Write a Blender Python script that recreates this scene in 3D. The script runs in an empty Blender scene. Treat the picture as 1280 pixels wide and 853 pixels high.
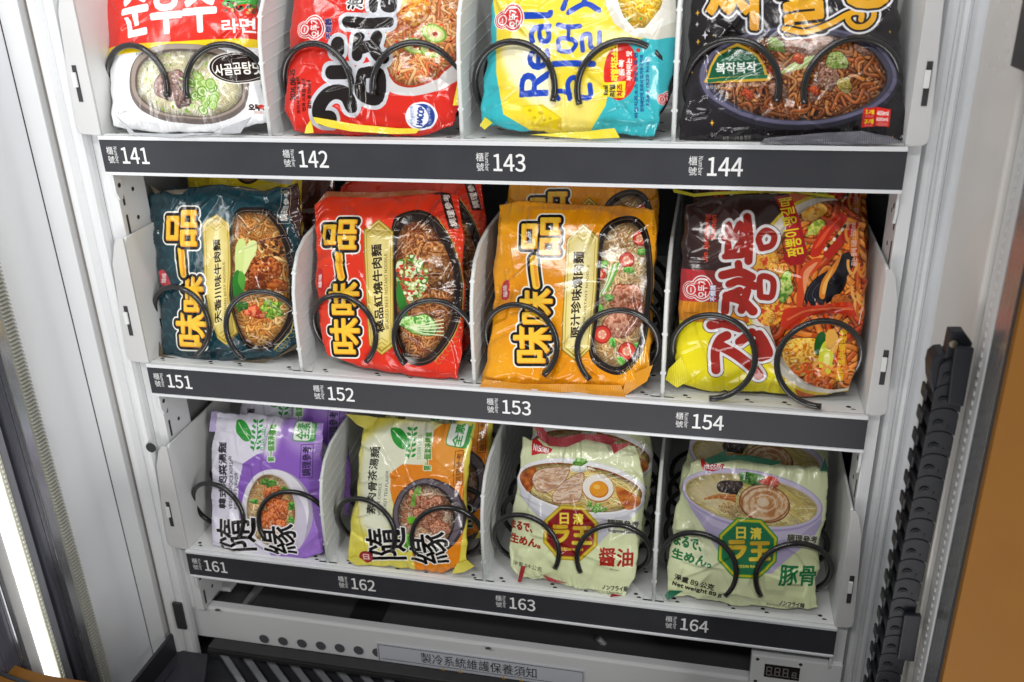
import bpy, bmesh, math, os, random
import numpy as np
from mathutils import Vector, Matrix

scene = bpy.context.scene
col = scene.collection
R = math.radians

# ------------------------------------------------------------------ camera
CAM = np.array([0.55478, -0.73439, 0.14758])
ROT = np.array([[0.97661761, 0.21312093, -0.0282402],      # right
                [0.05956068, -0.39444245, -0.91698838],    # down
                [-0.20656855, 0.89386499, -0.39791307]])   # forward
FPX = 1118.44                                              # focal length for a 1280 wide frame
cd = bpy.data.cameras.new('camera')
cam = bpy.data.objects.new('camera', cd)
col.objects.link(cam)
M3 = Matrix((ROT[0], -ROT[1], -ROT[2])).transposed()
cam.matrix_world = Matrix.Translation(CAM) @ M3.to_4x4()
cd.sensor_width = 36.0
cd.lens = 36.0 * FPX / 1280.0
cd.clip_start = 0.01
cd.clip_end = 60
cd.dof.use_dof = True
cd.dof.focus_distance = 0.84
cd.dof.aperture_fstop = 8.0
scene.camera = cam

# ------------------------------------------------------------------ world, exposure, lamps
w = bpy.data.worlds.new('World')
scene.world = w
w.use_nodes = True
w.node_tree.nodes['Background'].inputs[0].default_value = (0.93, 0.96, 1.0, 1)
w.node_tree.nodes['Background'].inputs[1].default_value = 0.26
scene.view_settings.view_transform = 'Standard'
scene.view_settings.look = 'None'
scene.view_settings.exposure = -0.13
scene.view_settings.gamma = 1.0
scene.cycles.use_denoising = True
scene.cycles.max_bounces = 8
scene.cycles.sample_clamp_indirect = 6.0


def area(name, loc, target, sx, sy, power, colr):
    l = bpy.data.lights.new(name, 'AREA')
    l.shape = 'RECTANGLE'
    l.size, l.size_y = sx, sy
    l.energy = power
    l.color = colr
    o = bpy.data.objects.new(name, l)
    col.objects.link(o)
    o.location = loc
    o.rotation_euler = (Vector(target) - Vector(loc)).to_track_quat('-Z', 'Y').to_euler()
    return o


# cabinet LED strips (left jamb, canopy), shop ceiling light, two added fill lamps
area('jamb_led_left', (-0.0770, -0.1455, -0.10), (0.60, 0.15, -0.12), 0.012, 1.10, 0.9, (0.97, 0.99, 1.0))
area('canopy_led', (0.33, -0.13, 0.42), (0.33, 0.05, -0.2), 0.70, 0.03, 1.3, (0.98, 0.99, 1.0))
area('shop_ceiling_lamp', (0.1, -1.9, 1.55), (0.35, 0.0, -0.25), 1.6, 0.10, 22.0, (1.0, 0.98, 0.95))
area('added_side_fill', (1.9, -1.7, 0.35), (0.1, 0.0, -0.3), 0.10, 1.5, 22.0, (1.0, 0.985, 0.96))  # added fill from the right, brightens the left jamb liner
area('added_low_fill', (0.3, -1.3, -1.25), (0.35, 0.0, -0.35), 1.6, 0.5, 18.0, (1.0, 0.98, 0.96))  # added fill from below, lifts the lower rows of packs


# ------------------------------------------------------------------ measuring helpers
def rays(P):
    P = np.atleast_2d(np.asarray(P, float))
    c = np.stack([(P[:, 0] - 640) / FPX, (P[:, 1] - 426.5) / FPX, np.ones(len(P))], 1)
    return c @ ROT


def hit(P, axis, value):
    d = rays(P)
    t = (value - CAM[axis]) / d[:, axis]
    return CAM + d * t[:, None]


def jamb(az, x):
    """y of a vertical line seen at azimuth az on the wall at x"""
    return CAM[1] + (x - CAM[0]) / math.tan(R(az))


# ------------------------------------------------------------------ object helpers
def link(o, parent=None):
    col.objects.link(o)
    if parent is not None:
        o.parent = parent
    return o


def tag(o, label, cat, group=None, kind=None):
    o['label'] = label
    o['category'] = cat
    if group:
        o['group'] = group
    if kind:
        o['kind'] = kind
    return o


def empty(name, loc=(0, 0, 0)):
    o = bpy.data.objects.new(name, None)
    col.objects.link(o)
    o.location = loc
    o.empty_display_size = 0.02
    return o


def mesh_obj(name, bm, mats, parent=None, smooth=False, autos=None):
    me = bpy.data.meshes.new(name)
    bmesh.ops.recalc_face_normals(bm, faces=bm.faces)
    bm.to_mesh(me)
    bm.free()
    if not isinstance(mats, (list, tuple)):
        mats = [mats]
    for m in mats:
        me.materials.append(m)
    if smooth:
        me.polygons.foreach_set('use_smooth', [True] * len(me.polygons))
    o = bpy.data.objects.new(name, me)
    link(o, parent)
    return o


def box(bm, x0, x1, y0, y1, z0, z1, bev=0.0, mi=0, seg=2):
    b2 = bmesh.new()
    bmesh.ops.create_cube(b2, size=1.0)
    for v in b2.verts:
        v.co = Vector(((x0 + x1) / 2 + v.co.x * (x1 - x0), (y0 + y1) / 2 + v.co.y * (y1 - y0),
                       (z0 + z1) / 2 + v.co.z * (z1 - z0)))
    if bev > 0:
        bmesh.ops.bevel(b2, geom=b2.edges[:], offset=bev, segments=seg, affect='EDGES', profile=0.6)
    for f in b2.faces:
        f.material_index = mi
    merge(bm, b2)


def merge(bm, b2):
    me = bpy.data.meshes.new('tmp')
    b2.to_mesh(me)
    b2.free()
    bm.from_mesh(me)
    bpy.data.meshes.remove(me)


def prism(bm, pts, axis, a0, a1, mi=0, bev=0.0):
    """closed polygon pts (2-D, the other two axes in order) extruded along axis from a0 to a1"""
    b2 = bmesh.new()

    def P(p, a):
        if axis == 0:
            return (a, p[0], p[1])
        if axis == 1:
            return (p[0], a, p[1])
        return (p[0], p[1], a)
    lo = [b2.verts.new(P(p, a0)) for p in pts]
    hi = [b2.verts.new(P(p, a1)) for p in pts]
    b2.faces.new(lo)
    b2.faces.new(list(reversed(hi)))
    n = len(pts)
    for i in range(n):
        b2.faces.new([lo[i], hi[i], hi[(i + 1) % n], lo[(i + 1) % n]])
    bmesh.ops.recalc_face_normals(b2, faces=b2.faces)
    if bev > 0:
        es = [e for e in b2.edges if len(e.link_faces) == 2 and e.calc_face_angle(0) > 0.5]
        bmesh.ops.bevel(b2, geom=es, offset=bev, segments=2, affect='EDGES', profile=0.6)
    for f in b2.faces:
        f.material_index = mi
    merge(bm, b2)


def tube(bm, pts, r, seg=10, mi=0, cap=True):
    pts = [Vector(p) for p in pts]
    n = len(pts)
    rings = []
    up = Vector((0, 0, 1))
    prev = None
    for i in range(n):
        t = (pts[min(i + 1, n - 1)] - pts[max(i - 1, 0)]).normalized()
        if prev is None:
            a = t.cross(up)
            if a.length < 1e-4:
                a = t.cross(Vector((1, 0, 0)))
            a.normalize()
        else:
            a = (prev - t * prev.dot(t)).normalized()
        prev = a
        b = t.cross(a)
        rings.append([bm.verts.new(pts[i] + (a * math.cos(2 * math.pi * k / seg) + b * math.sin(2 * math.pi * k / seg)) * r)
                      for k in range(seg)])
    for i in range(n - 1):
        for k in range(seg):
            f = bm.faces.new([rings[i][k], rings[i][(k + 1) % seg], rings[i + 1][(k + 1) % seg], rings[i + 1][k]])
            f.material_index = mi
            f.smooth = True
    if cap:
        for rg in (rings[0], rings[-1]):
            f = bm.faces.new(rg)
            f.material_index = mi


def disc(bm, c, r, axis, mi=0, seg=16, ry=None, rot=0.0):
    ry = r if ry is None else ry
    vs = []
    for k in range(seg):
        t = 2 * math.pi * k / seg
        a, b = r * math.cos(t), ry * math.sin(t)
        a, b = a * math.cos(rot) - b * math.sin(rot), a * math.sin(rot) + b * math.cos(rot)
        p = {0: (0, a, b), 1: (a, 0, b), 2: (a, b, 0)}[axis]
        vs.append(bm.verts.new((c[0] + p[0], c[1] + p[1], c[2] + p[2])))
    f = bm.faces.new(vs)
    f.material_index = mi


def cyl(bm, c, r, axis, half, mi=0, seg=20):
    pts = [(r * math.cos(2 * math.pi * k / seg), r * math.sin(2 * math.pi * k / seg)) for k in range(seg)]
    o = [i for i in range(3) if i != axis]
    prism(bm, [(c[o[0]] + p[0], c[o[1]] + p[1]) for p in pts], axis, c[axis] - half, c[axis] + half, mi)


# ------------------------------------------------------------------ materials
def mat(name, color, rough=0.5, metal=0.0, spec=0.5, noise=0.0, nscale=40.0, bump=0.0, bscale=200.0,
        coat=0.0, emis=None, estr=0.0, stretch=None, trans=0.0, dirt=None):
    m = bpy.data.materials.new(name)
    m.use_nodes = True
    nt = m.node_tree
    b = nt.nodes['Principled BSDF']
    b.inputs['Base Color'].default_value = (*color, 1)
    b.inputs['Roughness'].default_value = rough
    b.inputs['Metallic'].default_value = metal
    b.inputs['Specular IOR Level'].default_value = spec
    b.inputs['Coat Weight'].default_value = coat
    b.inputs['Coat Roughness'].default_value = 0.08
    b.inputs['Transmission Weight'].default_value = trans
    if emis:
        b.inputs['Emission Color'].default_value = (*emis, 1)
        b.inputs['Emission Strength'].default_value = estr
    tc = nt.nodes.new('ShaderNodeTexCoord')
    mp = nt.nodes.new('ShaderNodeMapping')
    nt.links.new(tc.outputs['Object'], mp.inputs['Vector'])
    if stretch:
        mp.inputs['Scale'].default_value = stretch
    if noise > 0 or dirt:
        n = nt.nodes.new('ShaderNodeTexNoise')
        n.inputs['Scale'].default_value = nscale
        n.inputs['Detail'].default_value = 6
        nt.links.new(mp.outputs[0], n.inputs['Vector'])
        r = nt.nodes.new('ShaderNodeValToRGB')
        nt.links.new(n.outputs['Fac'], r.inputs['Fac'])
        d = dirt if dirt else tuple(c * (1 - noise) for c in color)
        r.color_ramp.elements[0].position = 0.3
        r.color_ramp.elements[1].position = 0.7
        r.color_ramp.elements[0].color = (*d, 1)
        r.color_ramp.elements[1].color = (*color, 1)
        nt.links.new(r.outputs[0], b.inputs['Base Color'])
        rr = nt.nodes.new('ShaderNodeMapRange')
        rr.inputs['To Min'].default_value = max(0.02, rough * 0.8)
        rr.inputs['To Max'].default_value = min(1, rough * 1.25)
        nt.links.new(n.outputs['Fac'], rr.inputs['Value'])
        nt.links.new(rr.outputs[0], b.inputs['Roughness'])
    if bump > 0:
        n2 = nt.nodes.new('ShaderNodeTexNoise')
        n2.inputs['Scale'].default_value = bscale
        n2.inputs['Detail'].default_value = 4
        nt.links.new(mp.outputs[0], n2.inputs['Vector'])
        bp = nt.nodes.new('ShaderNodeBump')
        bp.inputs['Strength'].default_value = bump
        bp.inputs['Distance'].default_value = 0.002
        nt.links.new(n2.outputs['Fac'], bp.inputs['Height'])
        nt.links.new(bp.outputs[0], b.inputs['Normal'])
    return m


M = {}
M['white'] = mat('white_powder_coat', (0.74, 0.75, 0.76), 0.32, noise=0.05, nscale=12, bump=0.03, bscale=500)
M['tray'] = mat('tray_white_steel', (0.74, 0.75, 0.74), 0.38, noise=0.06, nscale=20, bump=0.04, bscale=400)
M['flange'] = mat('tray_end_plate_paint', (0.58, 0.58, 0.575), 0.4, noise=0.05, nscale=18, bump=0.04, bscale=400)
M['panel'] = mat('glossy_white_liner', (0.80, 0.815, 0.84), 0.16, noise=0.05, nscale=6, coat=0.2, dirt=(0.765, 0.78, 0.805))
M['panel_warm'] = mat('warm_white_liner', (0.64, 0.62, 0.59), 0.28, noise=0.05, nscale=6, dirt=(0.60, 0.575, 0.545))
M['groove'] = mat('tan_groove', (0.30, 0.27, 0.24), 0.6, noise=0.2, nscale=9, stretch=(1, 1, 0.2), dirt=(0.24, 0.205, 0.17))  # tan, with an uneven darker tan along its length
M['black'] = mat('black_gap', (0.015, 0.015, 0.017), 0.5, noise=0.1)
M['strip'] = mat('charcoal_label_strip', (0.040, 0.041, 0.048), 0.48, spec=0.25, noise=0.12, nscale=30, bump=0.06, bscale=900)
M['strip_edge'] = mat('pale_strip_edge', (0.72, 0.73, 0.75), 0.25, noise=0.04)
M['print_white'] = mat('white_print', (0.80, 0.80, 0.80), 0.5, noise=0.02)
M['print_black'] = mat('black_print', (0.03, 0.03, 0.035), 0.5, noise=0.02)
M['coil'] = mat('black_coated_wire', (0.020, 0.019, 0.019), 0.20, noise=0.1, bump=0.05, bscale=300, coat=0.3)
M['divider'] = mat('milky_plastic', (0.74, 0.765, 0.755), 0.34, noise=0.05, nscale=14)
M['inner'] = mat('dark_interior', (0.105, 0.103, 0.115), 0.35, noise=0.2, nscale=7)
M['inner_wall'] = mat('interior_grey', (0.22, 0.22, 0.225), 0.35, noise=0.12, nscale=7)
M['steel'] = mat('brushed_alu', (0.55, 0.56, 0.58), 0.25, metal=0.9, noise=0.1, nscale=60, stretch=(30, 30, 0.6))
M['grey_extr'] = mat('grey_extrusion', (0.33, 0.34, 0.38), 0.3, metal=0.3, noise=0.15, nscale=40, stretch=(20, 20, 0.5))
M['dark_extr'] = mat('dark_extrusion', (0.10, 0.10, 0.125), 0.28, metal=0.2, noise=0.2, nscale=40, stretch=(20, 20, 0.5))
M['rack'] = mat('ivory_nylon', (0.42, 0.42, 0.37), 0.45, noise=0.1, nscale=60)
M['led'] = mat('led_diffuser', (0.9, 0.9, 0.85), 0.4, emis=(1.0, 0.99, 0.93), estr=2.0)
M['cover'] = mat('led_cover_ivory', (0.70, 0.70, 0.60), 0.3, noise=0.08, nscale=30)
M['orange'] = mat('orange_powder_coat', (0.215, 0.092, 0.016), 0.5, spec=0.15, noise=0.06, nscale=30, bump=0.05, bscale=700)
M['chain'] = mat('black_nylon_chain', (0.013, 0.014, 0.019), 0.45, spec=0.3, noise=0.15, nscale=40, bump=0.06, bscale=500)
M['smoke'] = mat('smoked_plastic', (0.040, 0.040, 0.050), 0.32, spec=0.3, noise=0.25, nscale=6)
M['floor_brown'] = mat('brown_inner_floor', (0.075, 0.072, 0.074), 0.35, noise=0.2, nscale=5)
M['rubber'] = mat('dark_rubber', (0.030, 0.028, 0.029), 0.5, noise=0.2, nscale=30)
M['slot_pale'] = mat('pale_rib', (0.30, 0.31, 0.33), 0.4, noise=0.2, nscale=40)
M['notice'] = mat('notice_sticker', (0.60, 0.62, 0.68), 0.35, noise=0.02)
M['amber'] = mat('amber_print', (0.75, 0.42, 0.03), 0.5, noise=0.02)
M['screen'] = mat('display_window', (0.02, 0.016, 0.016), 0.2, noise=0.1)
M['segment'] = mat('unlit_segment', (0.22, 0.20, 0.20), 0.4, noise=0.05)
M['brass'] = mat('screw_metal', (0.60, 0.52, 0.36), 0.3, metal=0.9, noise=0.1)
M['slot_dark'] = mat('punched_slot', (0.03, 0.03, 0.033), 0.6, noise=0.1)

# ------------------------------------------------------------------ lettering (Blender's own fonts)
CJK = None
try:
    CJK = bpy.data.fonts.load(os.path.join(bpy.utils.resource_path('LOCAL'), 'datafiles', 'fonts', 'Noto Sans CJK Regular.woff2'))
except Exception:
    CJK = None
WARM = '、。でまめるんイノフラン一不供保個倒僅克全公冷原參味品圖天川式日極標櫃汁油泡淨清湯潔燒爌片牛王珍理生知章第系紅素統維緣翁考肉茶菜號製調護豚醤重隨韓須養香骨麵麺개거고골곰과관국기길끓나넣는니다달대된드듬등때땡뚜뜨라랭량레로록륨를리만말맛먹면물법복부분뽕뿍사산상세소수순슐스시식안약어얼에예오요우은의이인입자작장전제조주즈증지짜짤짬짭참추치콤탕트표품프하함후ABCDEFGHIJKLMNOPQRSTUVWXYZabcdefghijklmnopqrstuvwxyz0123456789.,:/~()- '          # every character used below, loaded in one go
_tc = {}
_bench = {}
LETTERS = bpy.data.scenes.new('lettering_bench')          # an empty bench scene where glyph outlines are measured


def glyph_mesh(s, offset=0.0):
    """vertices (n,2) and faces of a line of text, filled"""
    if (s, offset) in _tc:
        return _tc[(s, offset)]
    if 'o' not in _bench:                                 # one bench text object, its body changed for every line
        c = bpy.data.curves.new('lettering', 'FONT')
        c.resolution_u = 3
        if CJK:
            c.font = CJK
        _bench['o'] = bpy.data.objects.new('lettering', c)
        LETTERS.collection.objects.link(_bench['o'])
    o = _bench['o']
    o.data.body = s
    o.data.offset = offset
    LETTERS.view_layers[0].update()
    ev = o.evaluated_get(LETTERS.view_layers[0].depsgraph)
    me = ev.to_mesh()
    V = np.array([v.co[:2] for v in me.vertices], float).reshape(-1, 2)
    F = [tuple(p.vertices) for p in me.polygons]
    ev.to_mesh_clear()
    _tc[(s, offset)] = (V, F)
    return V, F


glyph_mesh(WARM)


def glyph_edges(s):
    """directed outline edges in a unit box"""
    V, F = glyph_mesh(s)
    lo, hi = V.min(0), V.max(0)
    U = (V - lo) / np.maximum(hi - lo, 1e-6)
    E = []
    for f in F:                                           # every face counter-clockwise: shared edges cancel in the fill
        P = U[list(f)]
        a = (P[:, 0] * np.roll(P[:, 1], -1) - np.roll(P[:, 0], -1) * P[:, 1]).sum()
        if abs(a) < 1e-9:
            continue
        ff = f if a > 0 else f[::-1]
        E += [(ff[i], ff[(i + 1) % len(ff)]) for i in range(len(ff))]
    E = np.array(E, int)
    return U[E[:, 0]], U[E[:, 1]]


def text_plate(name, s, x0, x1, z0, z1, y, m, parent, rot=0, offset=0.0):
    """flat lettering in a vertical plane facing -y, filling the given box"""
    V, F = glyph_mesh(s, offset)
    lo, hi = V.min(0), V.max(0)
    U = (V - lo) / (hi - lo)
    bm = bmesh.new()
    vs = []
    for u, v in U:
        if rot == -90:
            u, v = v, 1 - u
        elif rot == 90:
            u, v = 1 - v, u
        vs.append(bm.verts.new((x0 + (x1 - x0) * u, y, z0 + (z1 - z0) * v)))
    for f in F:
        try:
            bm.faces.new([vs[i] for i in f])
        except ValueError:
            pass
    return mesh_obj(name, bm, m, parent)
SLOT_X0, PITCH = 0.081, 0.1768
SHELF_Z = (0.0, -0.2319, -0.4639)
FLOOR = 0.003

# ------------------------------------------------------------------ the machine's cabinet
Z0, Z1 = -0.66, 0.42
XL, XR = -0.078, 0.7365

cab = empty('vending_cabinet')
tag(cab, 'white lined vending machine cabinet behind and around the three shelves', 'vending machine')


def simple(name, parent, m, *boxes, smooth=False):
    bm = bmesh.new()
    for b in boxes:
        box(bm, *b[:6], *(b[6:] if len(b) > 6 else ()))
    return mesh_obj(name, bm, m, parent, smooth)


simple('back_panel', cab, M['inner'], (-0.03, 0.73, 0.46, 0.47, -0.66, Z1))
simple('compartment_floor', cab, M['floor_brown'], (-0.011, 0.711, 0.0315, 0.4595, -0.584, -0.574))
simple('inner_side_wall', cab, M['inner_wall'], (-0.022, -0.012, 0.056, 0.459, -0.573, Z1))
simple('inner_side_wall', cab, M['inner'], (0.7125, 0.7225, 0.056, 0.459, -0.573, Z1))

# punched upright rails the shelves hang on
for sx, x0, x1 in ((1, -0.0125, -0.002), (-1, 0.702, 0.7125)):
    bm = bmesh.new()
    box(bm, x0, x1, 0.010, 0.0555, -0.557, Z1, 0.001)
    xf = (x1 + 0.0003) if sx > 0 else (x0 - 0.0003)
    z = -0.552
    while z < Z1 - 0.02:
        prism(bm, [(0.0155, z), (0.0185, z), (0.0185, z + 0.019), (0.0155, z + 0.019)], 0, xf - 0.0002, xf, 1)
        disc(bm, (xf, 0.034, z + 0.012), 0.0022, 0, 1, 12)
        z += 0.0285
    mesh_obj('upright_rail', bm, [M['white'], M['slot_dark']], cab)

# left front moulding: flat strip, tan groove, two rounded ridges
bm = bmesh.new()
prism(bm, [(-0.0772, 0.0), (-0.0565, 0.0), (-0.0560, 0.0006), (-0.0560, 0.012), (-0.0772, 0.012)], 2, Z0, Z1)
prof = [(-0.0463, 0.012), (-0.0463, 0.0005), (-0.0445, -0.0022), (-0.0415, -0.003), (-0.0375, -0.002), (-0.0350, 0.0015), (-0.0335, 0.0045),
        (-0.0318, 0.0025), (-0.0285, 0.0003), (-0.0245, 0.0003), (-0.0212, 0.002), (-0.0195, 0.006), (-0.0195, 0.012)]
prism(bm, prof, 2, Z0, Z1)
box(bm, -0.0193, -0.0127, 0.0125, 0.0160, -0.557, Z1)
mesh_obj('front_moulding', bm, M['white'], cab)
simple('groove_strip', cab, M['groove'], (-0.0559, -0.0464, 0.0095, 0.0119, Z0, Z1))
simple('panel_gap', cab, M['black'], (XL - 0.0005, -0.0773, 0.0002, 0.0118, Z0, Z1))
simple('rubber_stop', cab, M['slot_dark'], (-0.0330, -0.0215, -0.0035, 0.0004, -0.578, -0.540, 0.001))

c = hit([(188.5, 560)], 1, -0.0005)[0]
bm = bmesh.new()
cyl(bm, (c[0], -0.0002, c[2]), 0.0056, 1, 0.0006, 0, 24)
mesh_obj('rubber_plug', bm, M['slot_dark'], cab)

# left jamb: glossy liner, rack, extrusions, lamp
YL = [jamb(a, XL) for a in (-48.84, -48.13, -47.40, -46.74, -46.43, -46.03, -45.04, -44.49, -43.88)]
simple('jamb_liner', cab, M['panel'], (XL - 0.010, XL, YL[8] + 0.0005, -0.0004, Z0, Z1, 0.0008))
bm = bmesh.new()
box(bm, XL - 0.010, XL + 0.0015, YL[7], YL[8], Z0, Z1)
pit = 0.0040
zz = Z0
while zz < Z1 - pit:
    prism(bm, [(XL + 0.0015, zz), (XL + 0.0048, zz + pit * 0.22), (XL + 0.0048, zz + pit * 0.5), (XL + 0.0015, zz + pit * 0.72)], 1, YL[7] + 0.002, YL[8] - 0.0003)
    zz += pit
mesh_obj('gear_rack', bm, M['rack'], cab)
simple('guide_rail', cab, M['steel'], (XL - 0.010, XL + 0.003, YL[6], YL[7] - 0.0004, Z0, Z1, 0.0012))
bm = bmesh.new()
box(bm, XL - 0.010, XL - 0.004, YL[5], YL[6] - 0.0004, Z0, Z1)
box(bm, XL - 0.0038, XL + 0.001, YL[5] + 0.006, YL[5] + 0.010, Z0, Z1, 0.001)
mesh_obj('channel', bm, M['dark_extr'], cab)
simple('lamp_housing', cab, M['grey_extr'], (XL - 0.010, XL + 0.002, YL[4], YL[5] - 0.0004, Z0, Z1, 0.001))
lamp = simple('light_strip', cab, M['led'], (XL - 0.010, XL + 0.0005, YL[2], YL[3] - 0.0004, Z0, Z1, 0.002))
bm = bmesh.new()
box(bm, XL - 0.010, XL + 0.002, YL[3], YL[4] - 0.0004, Z0, Z1, 0.001)
for k in range(200):
    z = Z0 + 0.004 + k * 0.0053
    box(bm, XL + 0.0021, XL + 0.0036, YL[3] + 0.002, YL[3] + 0.0042, z, z + 0.0026)
mesh_obj('lamp_cover', bm, M['cover'], lamp)
bm = bmesh.new()
box(bm, XL - 0.012, XL - 0.002, YL[1], YL[2] - 0.0004, Z0, Z1, 0.001)
mesh_obj('pale_liner', bm, M['flange'], cab)
simple('edge_bead', cab, M['steel'], (XL - 0.012, XL + 0.001, YL[0] + 0.007, YL[1] - 0.0004, Z0, Z1, 0.0015))
simple('dark_liner', cab, M['dark_extr'], (XL - 0.012, XL - 0.004, YL[0] - 0.05, YL[0] + 0.0066, Z0, Z1))

# right side: ridges, glossy return, warm jamb panel and trim
bm = bmesh.new()
prof = [(0.7160, 0.034), (0.7160, 0.026), (0.7180, 0.021), (0.7215, 0.019), (0.7250, 0.0205), (0.7268, 0.025), (0.7285, 0.025),
        (0.7296, 0.021), (0.7325, 0.0195), (0.7350, 0.0215), (0.7350, 0.034)]
prism(bm, prof, 2, Z0, Z1)
box(bm, 0.7127, 0.7159, 0.030, 0.034, Z0, Z1)
mesh_obj('front_moulding', bm, M['white'], cab)
simple('glossy_return', cab, M['panel'], (0.7352, 0.746, -0.0195, 0.034, Z0, Z1))
simple('jamb_liner', cab, M['panel_warm'], (0.7345, 0.748, -0.122, -0.0197, Z0, Z1, 0.002))
simple('panel_gap', cab, M['black'], (0.7392, 0.748, -0.1232, -0.1222, Z0, Z1))
bm = bmesh.new()
box(bm, 0.7385, 0.752, -0.1465, -0.1234, Z0, Z1, 0.0015)
for k in range(150):
    z = Z0 + 0.004 + k * 0.0072
    box(bm, 0.7376, 0.7384, -0.1385, -0.1355, z, z + 0.0034)
mesh_obj('edge_trim', bm, M['flange'], cab)
simple('edge_bead', cab, M['grey_extr'], (0.7390, 0.752, -0.1565, -0.1468, Z0, Z1, 0.002))
simple('stop_plate', cab, M['strip'], (0.7275, 0.7343, -0.175, -0.1195, 0.0760, 0.24, 0.001))

# bottom beam with its vents, the notice and the display
YB = 0.018
ZB1, ZB0 = -0.5585, -0.6045
beam = None
bm = bmesh.new()
prism(bm, [(YB, ZB0), (YB, ZB1 - 0.003), (YB + 0.001, ZB1 - 0.0008), (YB + 0.003, ZB1), (YB + 0.012, ZB1), (YB + 0.013, ZB1 - 0.001), (YB + 0.013, ZB1 - 0.030), (YB + 0.012, ZB1 - 0.030), (YB + 0.012, ZB0)], 0, -0.034, 0.735)
for k in range(7):
    c = hit([(331 + 23.6 * k, 799 + 2.85 * k)], 1, YB)[0]
    disc(bm, (c[0], YB - 0.0004, c[2]), 0.0074, 1, 2, 24)
    disc(bm, (c[0] - 0.0004, YB - 0.0008, c[2] + 0.0006), 0.0063, 1, 1, 24)
for q in ((272, 763), (610, 811)):
    c = hit([q], 2, ZB1)[0]
    disc(bm, (c[0], c[1], ZB1 + 0.0004), 0.0034, 2, 1, 14, 0.0022)
beam = mesh_obj('front_beam', bm, [M['white'], M['inner'], M['strip_edge']], cab)

q = hit([(471, 803), (731, 838)], 1, YB)
nx0, nx1 = q[0][0], q[1][0]
nz1 = (q[0][2] + q[1][2]) / 2
bm = bmesh.new()
box(bm, nx0, nx1, YB - 0.0012, YB - 0.0004, ZB0 + 0.001, nz1, 0.0)
for x0, x1, z0, z1 in ((nx0 + .0015, nx1 - .0015, nz1 - .0022, nz1 - .0017), (nx0 + .0015, nx0 + .002, ZB0 + .002, nz1 - .0017), (nx1 - .002, nx1 - .0015, ZB0 + .002, nz1 - .0017),
                       (nx0 + .0045, nx1 - .0045, nz1 - .0222, nz1 - .0218)):
    box(bm, x0, x1, YB - 0.0016, YB - 0.0013, z0, z1, 0, 1)
t0 = hit([(526, 815), (671, 846)], 1, YB)
V, F = glyph_mesh('製冷系統維護保養須知')
lo, hi = V.min(0), V.max(0)
U = (V - lo) / (hi - lo)
tzm = nz1 - 0.0125
vs = [bm.verts.new((t0[0][0] + (t0[1][0] - t0[0][0]) * u, YB - 0.0017, tzm - 0.0074 + 0.0148 * v)) for u, v in U]
for f in F:
    fc = bm.faces.new([vs[i] for i in f])
    fc.material_index = 1
for px in (555, 576, 630, 652):
    c = hit([(px, 838 + (px - 555) * 0.13)], 1, YB)[0]
    prism(bm, [(c[0] - 0.0035, nz1 - 0.0292), (c[0] + 0.0035, nz1 - 0.0292), (c[0], nz1 - 0.0232)], 1, YB - 0.0019, YB - 0.0013, 2)
mesh_obj('notice_sticker', bm, [M['notice'], M['print_black'], M['amber']], beam)

YD = 0.006
d0, d1 = hit([(940, 817), (1038, 832)], 1, YD)
dx0, dx1, dz1 = d0[0], d1[0] + 0.012, (d0[2] + d1[2]) / 2
bm = bmesh.new()
box(bm, dx0, dx1, YD, YD + 0.011, dz1 - 0.040, dz1, 0.0015)
for x, z in ((dx0 + 0.006, dz1 - 0.005), (dx0 + 0.048, dz1 - 0.005), (dx0 + 0.006, dz1 - 0.034), (dx0 + 0.048, dz1 - 0.034)):
    disc(bm, (x, YD - 0.0004, z), 0.0019, 1, 1, 12)
disp = mesh_obj('display_panel', bm, [M['white'], M['slot_dark']], cab)
w0 = hit([(957, 822), (1001, 829)], 1, YD)
wx0, wx1 = w0[0][0], w0[1][0]
wz1 = dz1 - 0.0095
bm = bmesh.new()
box(bm, wx0, wx1, YD - 0.0009, YD - 0.0003, wz1 - 0.0165, wz1)


def seven(bm, x, z, w_, h_, t):
    y0, y1 = YD - 0.0014, YD - 0.0010
    g = t * 0.3
    for a, b, c, d in ((x + g, x + w_ - g, z + h_ - t, z + h_), (x + g, x + w_ - g, z, z + t), (x + g, x + w_ - g, z + h_ / 2 - t / 2, z + h_ / 2 + t / 2),
                       (x - t / 2, x + t / 2, z + h_ / 2 + g, z + h_ - g), (x - t / 2, x + t / 2, z + g, z + h_ / 2 - g),
                       (x + w_ - t / 2, x + w_ + t / 2, z + h_ / 2 + g, z + h_ - g), (x + w_ - t / 2, x + w_ + t / 2, z + g, z + h_ / 2 - g)):
        box(bm, a, b, y0, y1, c, d, 0, 1)
    box(bm, x + w_ + t, x + w_ + 2 * t, y0, y1, z, z + t, 0, 1)


ww = wx1 - wx0
for k in range(3):
    seven(bm, wx0 + ww * (0.07 + 0.235 * k), wz1 - 0.0138, ww * 0.13, 0.0112, 0.0011)
seven(bm, wx0 + ww * 0.80, wz1 - 0.0138, ww * 0.10, 0.0078, 0.0010)
mesh_obj('display_window', bm, [M['screen'], M['segment']], disp)
simple('display_wall', cab, M['inner_wall'], (dx1 + 0.0005, 0.7155, 0.030, 0.034, -0.609, -0.50))

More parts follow.
